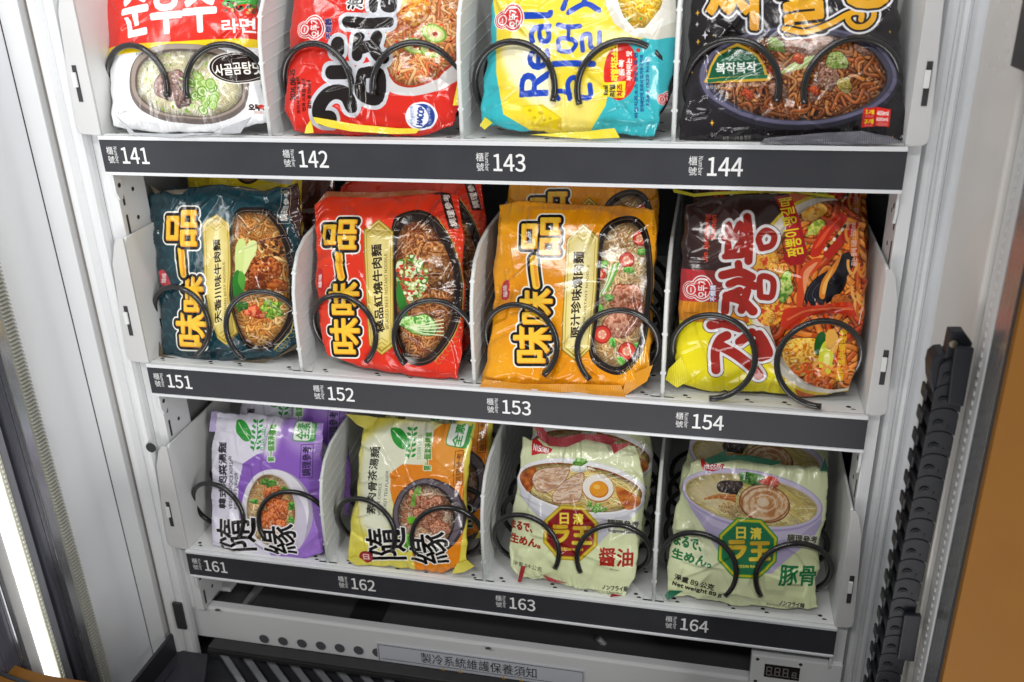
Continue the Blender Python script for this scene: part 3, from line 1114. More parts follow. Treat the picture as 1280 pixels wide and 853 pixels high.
        for _ in range(int(hi)):
            a = self.rng.random() * 6.28
            q = math.sqrt(self.rng.random()) * 0.75
            hx, hy = cx + q * rx * math.cos(a), cy + q * ry * math.sin(a)
            self.ell(hx, hy, rx * 0.10, ry * 0.05, 'fff4e0', self.rng.uniform(0, 180), 0.6, m)

    def soft(self, m, r):
        for ax in (0, 1):
            for _ in range(2):
                c = np.cumsum(np.pad(m, [(r + 1, r) if i == ax else (0, 0) for i in (0, 1)], mode='edge'), axis=ax)
                m = (np.take(c, np.arange(2 * r + 1, c.shape[ax]), ax) - np.take(c, np.arange(0, c.shape[ax] - 2 * r - 1), ax)) / (2 * r + 1)
        return m

    def studio(self, mask, r=26, lo=0.5, sat=1.0):
        """tone of the printed food photograph: deeper towards the bowl's rim, uneven inside"""
        g = self.soft(mask, max(2, int(r * self.k)))
        g = np.clip((g - 0.45) / 0.5, 0, 1)
        n = self.soft(fnoise(self.h, self.w, 14, self.rng, 3), 3)
        f = (lo + (1 - lo) * g) * (0.82 + 0.36 * n)
        y = self.img.mean(-1, keepdims=True)
        im = y + (self.img - y) * sat
        self.img = (self.img * (1 - mask[..., None]) + np.clip(im * f[..., None], 0, 1) * mask[..., None]).astype(np.float32)

    def scatter(self, mask, n, r0, r1, cols, asp=0.7, alpha=1.0, ring=None):
        ys, xs = np.nonzero(mask > 0.5)
        rng = self.rng
        for _ in range(n):
            j = rng.integers(len(ys))
            r = rng.uniform(r0, r1) * self.k
            th = rng.random() * 6.28
            t = np.linspace(0, 2 * np.pi, 14, endpoint=False)
            x, y = r * np.cos(t), r * asp * np.sin(t)
            P = np.stack([xs[j] + x * math.cos(th) - y * math.sin(th), ys[j] + x * math.sin(th) + y * math.cos(th)], 1)
            c = srgb(cols[rng.integers(len(cols))]) * rng.uniform(0.85, 1.1)
            self.tp(P, np.clip(c, 0, 1), alpha, mask)
            if ring is not None:
                cc = P.mean(0)
                self.tp(cc + (P - cc) * 0.55, ring, alpha, mask)

    def smudge(self, P, colr, alpha, blur=14, smooth=True):
        """soft-edged printed tint"""
        m = self.mask_poly(P, smooth)
        r = max(1, int(blur * self.k))
        for ax in (0, 1):
            for _ in range(2):
                c = np.cumsum(np.pad(m, [(r + 1, r) if i == ax else (0, 0) for i in (0, 1)], mode='edge'), axis=ax)
                m = (np.take(c, np.arange(2 * r + 1, c.shape[ax]), ax) - np.take(c, np.arange(0, c.shape[ax] - 2 * r - 1), ax)) / (2 * r + 1)
        self.put((slice(0, self.h), slice(0, self.w), m), colr, alpha)

    def image(self, name):
        im = bpy.data.images.new(name, self.w, self.h)
        buf = np.ones((self.h, self.w, 4), np.float32)
        buf[..., :3] = np.clip(self.img, 0, 1)
        im.pixels.foreach_set(buf.ravel())
        im.update()
        im.pack()
        return im


# ------------------------------------------------------------------ film materials
def film(name, image=None, color=(0.5, 0.5, 0.5), rough=0.24, crimp=0.0, crinkle=0.35, seed=0.0):
    m = bpy.data.materials.new(name)
    m.use_nodes = True
    nt = m.node_tree
    b = nt.nodes['Principled BSDF']
    b.inputs['Roughness'].default_value = rough
    b.inputs['Specular IOR Level'].default_value = 0.5
    b.inputs['Coat Weight'].default_value = 0.22
    b.inputs['Coat Roughness'].default_value = 0.07
    if image is not None:
        uv = nt.nodes.new('ShaderNodeUVMap')
        ti = nt.nodes.new('ShaderNodeTexImage')
        ti.image = image
        ti.interpolation = 'Cubic'
        ti.extension = 'EXTEND'
        nt.links.new(uv.outputs[0], ti.inputs[0])
        nt.links.new(ti.outputs[0], b.inputs['Base Color'])
    else:
        b.inputs['Base Color'].default_value = (*color, 1)
    tc = nt.nodes.new('ShaderNodeTexCoord')
    mp = nt.nodes.new('ShaderNodeMapping')
    mp.inputs['Location'].default_value = (seed, seed * 0.7, seed * 1.3)
    nt.links.new(tc.outputs['Object'], mp.inputs[0])
    no = nt.nodes.new('ShaderNodeTexNoise')
    no.inputs['Scale'].default_value = 16
    no.inputs['Detail'].default_value = 3
    nt.links.new(mp.outputs[0], no.inputs['Vector'])
    vm = nt.nodes.new('ShaderNodeVectorMath')
    vm.operation = 'MULTIPLY_ADD'
    vm.inputs[1].default_value = (0.05, 0.05, 0.05)
    nt.links.new(no.outputs['Color'], vm.inputs[0])
    nt.links.new(mp.outputs[0], vm.inputs[2])
    vo = nt.nodes.new('ShaderNodeTexVoronoi')
    vo.inputs['Scale'].default_value = 34
    nt.links.new(vm.outputs[0], vo.inputs['Vector'])
    n2 = nt.nodes.new('ShaderNodeTexNoise')
    n2.inputs['Scale'].default_value = 75
    n2.inputs['Detail'].default_value = 3
    nt.links.new(vm.outputs[0], n2.inputs['Vector'])
    ad = nt.nodes.new('ShaderNodeMath')
    ad.operation = 'MULTIPLY_ADD'
    ad.inputs[1].default_value = 0.35
    nt.links.new(n2.outputs['Fac'], ad.inputs[0])
    nt.links.new(vo.outputs['Distance'], ad.inputs[2])
    bp = nt.nodes.new('ShaderNodeBump')
    bp.inputs['Strength'].default_value = crinkle
    bp.inputs['Distance'].default_value = 0.0045
    nt.links.new(ad.outputs[0], bp.inputs['Height'])
    last = bp
    if crimp > 0:
        wv = nt.nodes.new('ShaderNodeTexWave')
        wv.inputs['Scale'].default_value = 190
        wv.inputs['Distortion'].default_value = 0.6
        nt.links.new(tc.outputs['Object'], wv.inputs['Vector'])
        b2 = nt.nodes.new('ShaderNodeBump')
        b2.inputs['Strength'].default_value = crimp
        b2.inputs['Distance'].default_value = 0.001
        nt.links.new(wv.outputs['Fac'], b2.inputs['Height'])
        nt.links.new(bp.outputs[0], b2.inputs['Normal'])
        last = b2
    nt.links.new(last.outputs[0], b.inputs['Normal'])
    return m


# ------------------------------------------------------------------ a stuffed film pack
def relief(A, B, bounds, rng, n=30, amp=0.0011, low=0.0010):
    """creases and soft dents over a face (metres)"""
    a0, a1, b0, b1 = bounds
    w_, h_ = a1 - a0, b1 - b0
    h = np.zeros_like(A)
    for _ in range(7):
        kx, ky = rng.uniform(-60, 60, 2)
        h += low * 0.45 * np.sin(kx * A + ky * B + rng.random() * 6.28)
    for i in range(n):
        side = rng.integers(4)
        t = rng.random()
        p = np.array([(a0 + w_ * t, b0), (a0 + w_ * t, b1), (a0, b0 + h_ * t), (a1, b0 + h_ * t)][side])
        ctr = np.array([(a0 + a1) / 2, (b0 + b1) / 2])
        d = ctr - p
        th = math.atan2(d[1], d[0]) + rng.normal(0, 0.6)
        p = p + d / np.hypot(*d) * rng.uniform(-0.006, 0.03)
        big = rng.random() < 0.4
        wd = rng.uniform(0.0007, 0.0014) if not big else rng.uniform(0.0016, 0.0034)
        s = rng.choice([-1.0, 1.0], p=[0.3, 0.7])
        am = amp * (rng.uniform(0.45, 0.9) if not big else rng.uniform(0.8, 1.5))
        for leg in range(rng.integers(1, 4)):              # a crease runs in straight legs and turns where folds meet
            d = np.array([math.cos(th), math.sin(th)])
            L = rng.uniform(0.012, 0.042)
            x, y = A - p[0], B - p[1]
            u = x * d[0] + y * d[1]
            v = -x * d[1] + y * d[0]
            fade = np.clip((u + 0.003) / 0.006, 0, 1) * np.clip((L + 0.003 - u) / (L * 0.5), 0, 1)
            h += s * am * fade * np.exp(-np.abs(v / wd) ** 1.25)
            h += s * am * 0.7 * fade * np.tanh(v / wd) * np.exp(-(v / (wd * 6)) ** 2)
            p = p + d * L * 0.9
            th += rng.normal(0, 0.8)
            am *= 0.8
    return h


def build_pack(fr, edges, T=0.016, seals='tb', seed=1, n=168, creases=30, amp=0.0011, plump=2.6):
    """edges: l, r (top to bottom), t, b (left to right) in crop pixels. Returns bmesh-free arrays in the pack's own frame"""
    rng = np.random.default_rng(seed)
    e = {k: resample(fr.loc(v), n) for k, v in edges.items()}
    for k in 'lrtb':                                       # slightly crumpled outline
        q = np.interp(np.linspace(0, 1, n), np.linspace(0, 1, 15), rng.normal(0, 0.0010, 15)) + np.interp(np.linspace(0, 1, n), np.linspace(0, 1, 40), rng.normal(0, 0.0002, 40))
        q *= np.clip(np.minimum(np.arange(n), np.arange(n)[::-1]) / 6.0, 0, 1)
        e[k][:, 0 if k in 'lr' else 1] += q
    s = np.linspace(0, 1, n)[None, :, None]
    t = np.linspace(0, 1, n)[:, None, None]
    c00, c10 = (e['l'][0] + e['t'][0]) / 2, (e['r'][0] + e['t'][-1]) / 2
    c01, c11 = (e['l'][-1] + e['b'][0]) / 2, (e['r'][-1] + e['b'][-1]) / 2
    Lf, Rt, Tp, Bt = e['l'][:, None, :], e['r'][:, None, :], e['t'][None], e['b'][None]
    G = (1 - s) * Lf + s * Rt + (1 - t) * Tp + t * Bt - ((1 - s) * (1 - t) * c00 + s * (1 - t) * c10 + (1 - s) * t * c01 + s * t * c11)
    A, B = G[..., 0], G[..., 1]
    bounds = (A.min(), A.max(), B.min(), B.max())
    S, Tt = s[..., 0], t[..., 0]
    ps, pt = (2.2, 3.4) if seals == 'lr' else (3.4, 2.4)
    fs = np.clip(1 - np.abs(2 * S - 1) ** ps, 0, 1) ** 0.62
    ft = np.clip(1 - np.abs(2 * Tt - 1) ** pt, 0, 1) ** 0.62
    body = fs * ft
    edge = np.minimum(np.minimum(S, 1 - S), np.minimum(Tt, 1 - Tt))
    h = T * body
    h = h + relief(A, B, bounds, rng, creases, amp) * np.clip(edge / 0.03, 0.25, 1)
    # gathers running in from the sealed ends
    ph = np.cumsum(rng.normal(0, 0.5, n))
    if seals == 'tb':
        wv = np.sin(S[0] * 46 + ph)[None, :]
        d = np.minimum(Tt, 1 - Tt)
    else:
        wv = np.sin(Tt[:, 0] * 46 + ph)[:, None]
        d = np.minimum(S, 1 - S)
    h = h + 0.0012 * wv * np.exp(-d / 0.06) * np.clip(d / 0.01, 0.3, 1)
    hb = -T * 0.8 * body + 0.5 * relief(A, B, bounds, rng, 12, amp)
    on = edge <= 1e-9
    hb = np.where(on, h, hb)
    return A, B, h, hb, on, bounds


def pack_mesh(name, data, m, parent):
    A, B, h, hb, on, bounds = data
    n = A.shape[0]
    a0, a1, b0, b1 = bounds
    m2 = 0.004
    idx_f = np.arange(n * n).reshape(n, n)
    inner = ~on
    idx_b = idx_f.copy()
    idx_b[inner] = n * n + np.arange(inner.sum())
    co = np.concatenate([np.stack([A, -h, B], -1).reshape(-1, 3), np.stack([A, -hb, B], -1)[inner]])
    q = np.stack([idx_f[:-1, :-1], idx_f[1:, :-1], idx_f[1:, 1:], idx_f[:-1, 1:]], -1).reshape(-1, 4)
    qb = np.stack([idx_b[:-1, :-1], idx_b[:-1, 1:], idx_b[1:, 1:], idx_b[1:, :-1]], -1).reshape(-1, 4)
    F = np.concatenate([q, qb])
    me = bpy.data.meshes.new(name)
    me.vertices.add(len(co))
    me.vertices.foreach_set('co', co.ravel().astype(np.float32))
    me.loops.add(F.size)
    me.loops.foreach_set('vertex_index', F.ravel().astype(np.int32))
    me.polygons.add(len(F))
    me.polygons.foreach_set('loop_start', np.arange(0, F.size, 4, dtype=np.int32))
    me.polygons.foreach_set('loop_total', np.full(len(F), 4, np.int32))
    me.polygons.foreach_set('use_smooth', [True] * len(F))
    uvl = me.uv_layers.new(name='UVMap')
    fr_b = (a0 - m2, a1 + m2, b0 - m2, b1 + m2)
    uv = np.stack([(co[:, 0] - fr_b[0]) / (fr_b[1] - fr_b[0]), (co[:, 2] - fr_b[2]) / (fr_b[3] - fr_b[2])], 1)
    uvl.data.foreach_set('uv', uv[F.ravel()].ravel().astype(np.float32))
    me.update(calc_edges=True)
    me.validate()
    me.materials.append(m)
    o = bpy.data.objects.new(name, me)
    link(o, parent)
    return o


def flap(fr, pts, depth, m, parent, name='seal_flap', thick=0.0009, wave=0.0008):
    """a piece of folded film: outline in crop pixels, lying at `depth` in front of the pack's middle plane"""
    P = fr.loc(pts, depth) if np.ndim(depth) == 0 else np.vstack([fr.loc([p], d) for p, d in zip(pts, depth)])
    D = np.broadcast_to(np.asarray(depth, float), (len(P),))
    bm = bmesh.new()
    vs = [bm.verts.new((P[i, 0], -D[i], P[i, 1])) for i in range(len(P))]
    f = bm.faces.new(vs)
    bmesh.ops.triangulate(bm, faces=[f])
    bmesh.ops.subdivide_edges(bm, edges=bm.edges[:], cuts=3, use_grid_fill=True)
    rng = random.Random(len(pts) * 7 + int(abs(P[0, 0]) * 1e5))
    k1, k2, k3 = rng.uniform(150, 260), rng.uniform(120, 240), rng.random() * 6
    for v in bm.verts:
        v.co.y += wave * (math.sin(v.co.x * k1 + k3) + math.sin(v.co.z * k2 + v.co.x * 90))
    ext = bmesh.ops.extrude_face_region(bm, geom=bm.faces[:])
    for g in ext['geom']:
        if isinstance(g, bmesh.types.BMVert):
            g.co.y += thick
    return mesh_obj(name, bm, m, parent, smooth=False)


PACKS = {}


def make_pack(slot, crop, edges, paint, label, base, lean=10, yaw=0.0, lift=0.006, T=0.0135, seals='tb', seed=None, creases=44,
              amp=0.0015, flaps=(), rough=0.17, crinkle=0.30, off=0.011, group='noodle packs'):
    seed = seed or slot
    fr = Frame(slot, crop, lean, edges['b'], yaw, lift)
    data = build_pack(fr, edges, T, seals, seed, creases=creases, amp=amp)
    a0, a1, b0, b1 = data[5]
    art = Art(fr, (a0 - 0.004, a1 + 0.004, b0 - 0.004, b1 + 0.004), base, off=off, seed=seed)
    paint(art)
    im = art.image('wrapper_print_%d' % slot)
    root = empty('noodle_pack')
    root.matrix_world = fr.matrix()
    tag(root, label, 'noodle pack', group)
    m = film('printed_film_%d' % slot, im, rough=rough, crinkle=crinkle, seed=slot * 0.37)
    pack_mesh('wrapper', data, m, root)
    for fl in flaps:
        fm = film('seal_film', None, fl[1], rough=0.34, crimp=0.3 if len(fl) < 4 else fl[3], crinkle=0.3)
        flap(fr, fl[0], fl[2], fm, root)
    PACKS[slot] = (root, fr)
    return root


def copy_pack(root, dy, dz, dx, rz, label, group):
    c = root.copy()
    col.objects.link(c)
    for ch in root.children:
        k = ch.copy()
        col.objects.link(k)
        k.parent = c
    c.matrix_world = Matrix.Translation((dx, dy, dz)) @ root.matrix_world @ Matrix.Rotation(R(rz), 4, 'Z')
    tag(c, label, 'noodle pack', group)
    return c

# ------------------------------------------------------------------ what is printed on each wrapper
def maker_cloud(a, cx, cy, r, rot=1):
    """round cloud-shaped maker's mark, white ring on red"""
    for k, c in ((1.0, 'f3ece8'), (0.90, 'c9252b'), (0.80, 'f3ece8'), (0.71, 'c9252b')):
        a.ell(cx + r * 0.30, cy, r * 0.78 * k, r * 0.92 * k, c)
        a.ell(cx - r * 0.45, cy + r * 0.1, r * 0.58 * k, r * 0.62 * k, c)
    a.ell(cx - r * 0.45, cy + r * 0.1, r * 0.34, r * 0.36, 'f3ece8')
    a.ell(cx - r * 0.45, cy + r * 0.1, r * 0.25, r * 0.28, 'd8474a')
    a.line([(cx - r * 0.45, cy + r * 0.28), (cx - r * 0.45, cy - r * 0.05)], r * 0.08, 'f3ece8')
    a.text('오뚜기', (cx + r * 0.02, cy - r * 0.62, cx + r * 0.66, cy + r * 0.62), 'f3ece8', bold=r * 0.02, rot=rot)


def sprig(a, x, y0, y1, colr='2f9a3a', side=22):
    a.line([(x - 6, y1), (x + 8, (y0 + y1) / 2), (x, y0)], 3.2, colr, smooth=True)
    n = 6
    for i in range(n):
        yy = y1 + (y0 - y1) * (i + 0.4) / n
        for s in (-1, 1):
            a.ell(x + s * side * 0.55 + 3, yy - 6, side * 0.46, 5.5, colr, rot=-s * 38)


def leaf(a, x0, y0, x1, y1, colr='2c9c36', vein='e4f2dc'):
    P = [(x0, y0), (x0 + (x1 - x0) * 0.55, y0 + (y1 - y0) * 0.08), (x1, y0 + (y1 - y0) * 0.62), (x1 - 2, y1),
         (x0 + (x1 - x0) * 0.55, y1), (x0 + (x1 - x0) * 0.12, y0 + (y1 - y0) * 0.6)]
    a.poly(P, colr, smooth=True)
    a.line([(x0 + 8, y0 + 8), (x0 + (x1 - x0) * 0.55, y0 + (y1 - y0) * 0.55), (x1 - 4, y1 - 3)], 2.4, vein, smooth=True)


def octagon(cx, cy, rx, ry, rot=0):
    return [(cx + rx * math.cos(R(22.5 + 45 * k + rot)), cy + ry * math.sin(R(22.5 + 45 * k + rot))) for k in range(8)]


def title_ccw(a, boxes, c0='f6c53a', c1='ee9a1e', bold=4.4, o1=9.5, o2=5.5):
    """the four stacked characters of the house title, reading upwards"""
    for s, q in boxes:
        if s == '一':
            x0, y0, x1, y1 = q
            A = [[((x0 + x1) / 2 - 4, y0 + 14), ((x0 + x1) / 2, (y0 + y1) / 2), ((x0 + x1) / 2 + 7, y1 - 14)]]
            a.strokes(A, (x1 - x0) * 0.52, c0, [(o1, '17120f'), (o2, 'f4f2ea')])
        else:
            a.text(s, q, c0, bold, [(o1, '17120f'), (o2, 'f4f2ea')], rot=1)
    for s, q in boxes:                                    # fills again so that neighbours' outlines do not cover them
        if s == '一':
            x0, y0, x1, y1 = q
            A = [[((x0 + x1) / 2 - 4, y0 + 14), ((x0 + x1) / 2, (y0 + y1) / 2), ((x0 + x1) / 2 + 7, y1 - 14)]]
            a.strokes(A, (x1 - x0) * 0.52, '17120f', bold=o1)
            a.strokes(A, (x1 - x0) * 0.52, c0)
            a.strokes([[(p[0] + 4, p[1]) for p in A[0]]], (x1 - x0) * 0.2, c1)
        else:
            a.text(s, q, '17120f', bold + o1, rot=1)
            a.text(s, q, c1, bold, rot=1)
            a.text(s, (q[0] - 2, q[1] - 2, q[2] - 3, q[3] - 2), c0, bold * 0.55, rot=1)


def banner(a, P, txt, tq, small, sq, c='d8bf5e', c2='f0e3a0', ink='2a2013'):
    a.poly(P, '8f7420')
    C = np.mean(P, 0)
    P2 = C + (np.array(P) - C) * np.array([0.93, 0.985])
    a.poly(P2, c)
    a.smudge(C + (np.array(P) - C) * np.array([0.55, 0.8]), c2, 0.85, 16)
    P3 = C + (np.array(P) - C) * np.array([0.80, 0.955])
    a.line(P3, 1.6, '9a7d26', closed=True)
    # key-fret corners
    top = min(P, key=lambda p: p[1])
    bot = max(P, key=lambda p: p[1])
    for p, s in ((top, 1), (bot, -1)):
        for k in (16, 27, 38):
            q = (p[0], p[1] + s * (8 + k))
            a.line([(q[0] - k * 0.95, q[1]), (q[0], q[1] - s * k * 0.72), (q[0] + k * 0.95, q[1])], 1.9, '9a7d26')
            a.line([(q[0] - k * 0.55, q[1]), (q[0], q[1] + s * k * 0.42), (q[0] + k * 0.55, q[1])], 1.9, '9a7d26')
    a.text(txt, tq, ink, 0.9, rot=1)
    if small:
        a.text(small, sq, '55451c', 0.2, rot=1)


def fret_band(a, pts, n, r, colr='a98a3a'):
    P = resample(smooth_open(pts), n)
    for i, (x, y) in enumerate(P):
        a.line(a.ell_pts(x, y, r, r * 0.8, n=9)[:7], 1.8, colr)


def p141(a):
    a.poly([(-40, -400), (800, -400), (800, 165), (380, 195), (-40, 212)], 'dc2a1c')
    a.poly([(-40, 206), (380, 190), (800, 158), (800, 196), (380, 226), (-40, 246)], 'f2cf16')
    a.smudge([(60, 250), (200, 300), (200, 480), (70, 500)], 'ffffff', 0.7)
    bowl = a.ell_pts(408, 372, 262, 172, 2, p=2.5)
    a.poly(bowl, '6f6460')
    a.poly(a.ell_pts(408, 362, 252, 160, 2, p=2.5), '9b8d82')
    a.poly(a.ell_pts(410, 368, 236, 146, 2, p=2.4), '5b5048')
    m = a.mask_poly(a.ell_pts(411, 372, 226, 138, 2, p=2.4))
    a.mottle(m, ['b8ac88', 'cfc6a4', 'ddd6ba', 'c6ba92'], 9)
    a.noodles(m, 420, 9, 70, ['ded6b6', 'd4ca9e', 'e8e2ca', 'cabf92'], 0.9, 1.6, edge=0.78, hi=0.4)
    a.studio(m, 26, 0.62)
    a.chunk(330, 385, 62, 72, ['5d4540', '8a6a62', 'a98a80', '6b504a'], 15, 0.2, 7, '3d2c28', 6)
    a.chunk(372, 440, 34, 40, ['6a4f49', '94746b', '553f3a'], 30, 0.25, 5, '3d2c28', 3)
    for q in range(34):
        x, y, r = a.rng.normal(470, 36), a.rng.normal(395, 36), a.rng.uniform(13, 27)
        el, ro = a.rng.uniform(0.6, 1.0), a.rng.uniform(0, 180)
        a.ell(x, y, r, r * el, ['6f9c3c', '86ac4c', '5c8a30'][q % 3], ro, 0.95)
        a.ell(x, y, r * 0.8, r * 0.78 * el, ['b4d080', 'c6dc98', 'd4e4b0'][q % 3], ro, 0.95)
        a.ell(x, y, r * 0.48, r * 0.46 * el, ['98b868', 'c0cc90', '7fa050'][q % 3], ro, 0.9)
    a.scatter(m, 40, 4, 8, ['7fae3c', 'a8c862'], 0.6)
    for k, c in ((1.0, 'f4f0ea'), (0.94, '1d1512'), (0.86, 'e8e0d8'), (0.83, '241713')):
        a.ell(620, 300, 124 * k, 70 * k, c)
    a.text('사골곰탕맛', [(524, 290), (718, 266), (722, 322), (528, 336)], 'f6f2ea', 1.5)
    for s, q in (('순', [(118, -70), (228, -92), (244, 150), (134, 168)]), ('후', [(246, -80), (380, -100), (392, 148), (262, 156)]), ('추', [(392, -96), (525, -112), (540, 138), (404, 150)])):
        a.text(s, q, 'f6f4f2', 6)
    a.text('라면', [(562, 92), (688, 74), (692, 138), (566, 150)], 'f6f4f2', 2.4)
    a.poly([(560, 20), (600, -30), (690, -40), (690, 8), (640, 14), (600, 34)], '3f9a35', smooth=True)
    for i in range(26):
        x, y = a.rng.uniform(575, 690), a.rng.uniform(8, 56)
        a.ell(x, y, 7, 7, ['6b3a1e', '8a1f16', '3c7a2a', 'c9a05a', '2c1a12'][i % 5])
    a.text('조리예', (180, 236, 214, 250), '444444', 0.3)
    a.text('소고기 라면', (78, 488, 128, 502), '333333', 0.3)
    a.text('오뚜기', (664, 458, 742, 484), '3a2a26', 1.6, [(4, 'f4f4f4')])
    a.ell(715, 466, 12, 10, 'd8382c')
    a.text('조리시참고', (684, 486, 724, 498), 'b03a2c', 0.3)


def p142(a):
    # bowl of kimchi noodles, upper right
    a.poly([(480, -300), (700, -330), (900, -300), (880, 100), (850, 300), (770, 378), (690, 412), (610, 426), (540, 416), (500, 380), (486, 300)], 'c9c6c4', smooth=True)
    a.poly([(505, -300), (700, -330), (900, -300), (870, 60), (846, 180), (806, 268), (740, 338), (672, 376), (606, 390), (545, 370), (512, 310), (500, 220)], 'a33018', smooth=True)
    m = a.mask_poly([(510, -300), (700, -330), (900, -300), (864, 60), (840, 176), (800, 260), (735, 328), (670, 366), (608, 380), (550, 360), (518, 304), (506, 220)], True)
    a.mottle(m, ['8c240f', 'c8481e', 'd86a30', 'a8341a'], 8)
    a.noodles(m, 330, 13, 78, ['dc9a62', 'e6b07a', 'd0844a', 'c46a38'], 1.3, 1.5, edge=0.45, hi=0.45)
    a.studio(m, 30, 0.6, 1.15)
    a.chunk(620, 40, 95, 75, ['b55a1c', 'e0962e', 'f0b650', 'c9711e'], 10, 0.2, 7, '7a2c10', 8, m)
    for x, y, rx, ry in [(720, 150, 52, 40), (640, 210, 60, 34), (705, 225, 46, 32)]:
        a.ell(x, y, rx, ry, '7fa83c', 12, mask=m)
        a.ell(x, y, rx * 0.84, ry * 0.82, 'c8dc8a', 12, mask=m)
        a.ell(x + 4, y, rx * 0.55, ry * 0.52, 'e9d3a2', 12, mask=m)
        a.ell(x + 4, y + 2, rx * 0.25, ry * 0.25, 'a8452a', 12, mask=m)
    a.scatter(m, 46, 4, 9, ['b81e12', 'e04a20', '8a1a0c'], 0.6)
    # title, reading upwards
    G = 'c6c8ce'
    K = []
    K += [([(352, 470), (330, 425), (285, 408), (240, 425), (205, 470), (205, 515), (250, 522)], 62)]          # first syllable
    K += [([(262, 322), (330, 322)], 58)]
    K += [([(398, 340), (402, 425), (470, 432), (478, 330), (402, 330)], 46)]
    K += [([(296, 200), (296, 226)], 62), ([(390, 172), (384, 250)], 50), ([(470, 168), (452, 205), (400, 222), (390, 226)], 50), ([(452, 205), (474, 250), (500, 262)], 48)]
    K += [([(338, 102), (430, 106), (524, 104)], 46)]
    K += [([(452, 40), (456, -36), (500, -30), (500, 30), (540, 34), (536, -40)], 34), ([(380, -90), (560, -86)], 36), ([(466, -100), (466, -140)], 34)]
    for P, wd in K:
        a.strokes([P], wd, '1d1715', [(17, G)])
    for P, wd in K:
        a.strokes([P], wd, '1d1715')
    a.text('泡菜', (340, -70, 408, 46), '16110f', 2.5, [(5, 'f2f0ec')], rot=1)
    maker_cloud(a, 172, 126, 62)
    a.text('不倒翁', (240, 90, 268, 176), '2a2a60', 1.2, [(1.5, 'd8d4e4')], rot=1)
    a.ell(655, 512, 70, 60, 'eef0f6', -20)
    a.ell(655, 512, 60, 52, '27418f', -20)
    a.ell(640, 512, 46, 48, 'f0f2f8', -20)
    a.text('HACCP', [(632, 548), (648, 472), (672, 476), (658, 552)], '27418f', 1.8)
    a.text('안전관리인증', (608, 470, 624, 548), '27418f', 0.5, rot=1)
    a.text('식품의약품', (682, 478, 696, 546), 'e4e8f4', 0.5, rot=1)
    a.text('2026.06.25', (68, 305, 94, 440), '2a1512', 1.0, rot=1)
    for i, s in enumerate(('조리시 주의하세요', '면과 스프를 넣고', '끓는 물 550ml')):
        a.text(s, (100 + 26 * i, 340 + 8 * i, 116 + 26 * i, 500 - 10 * i), '4a120c', 0.7, rot=1)


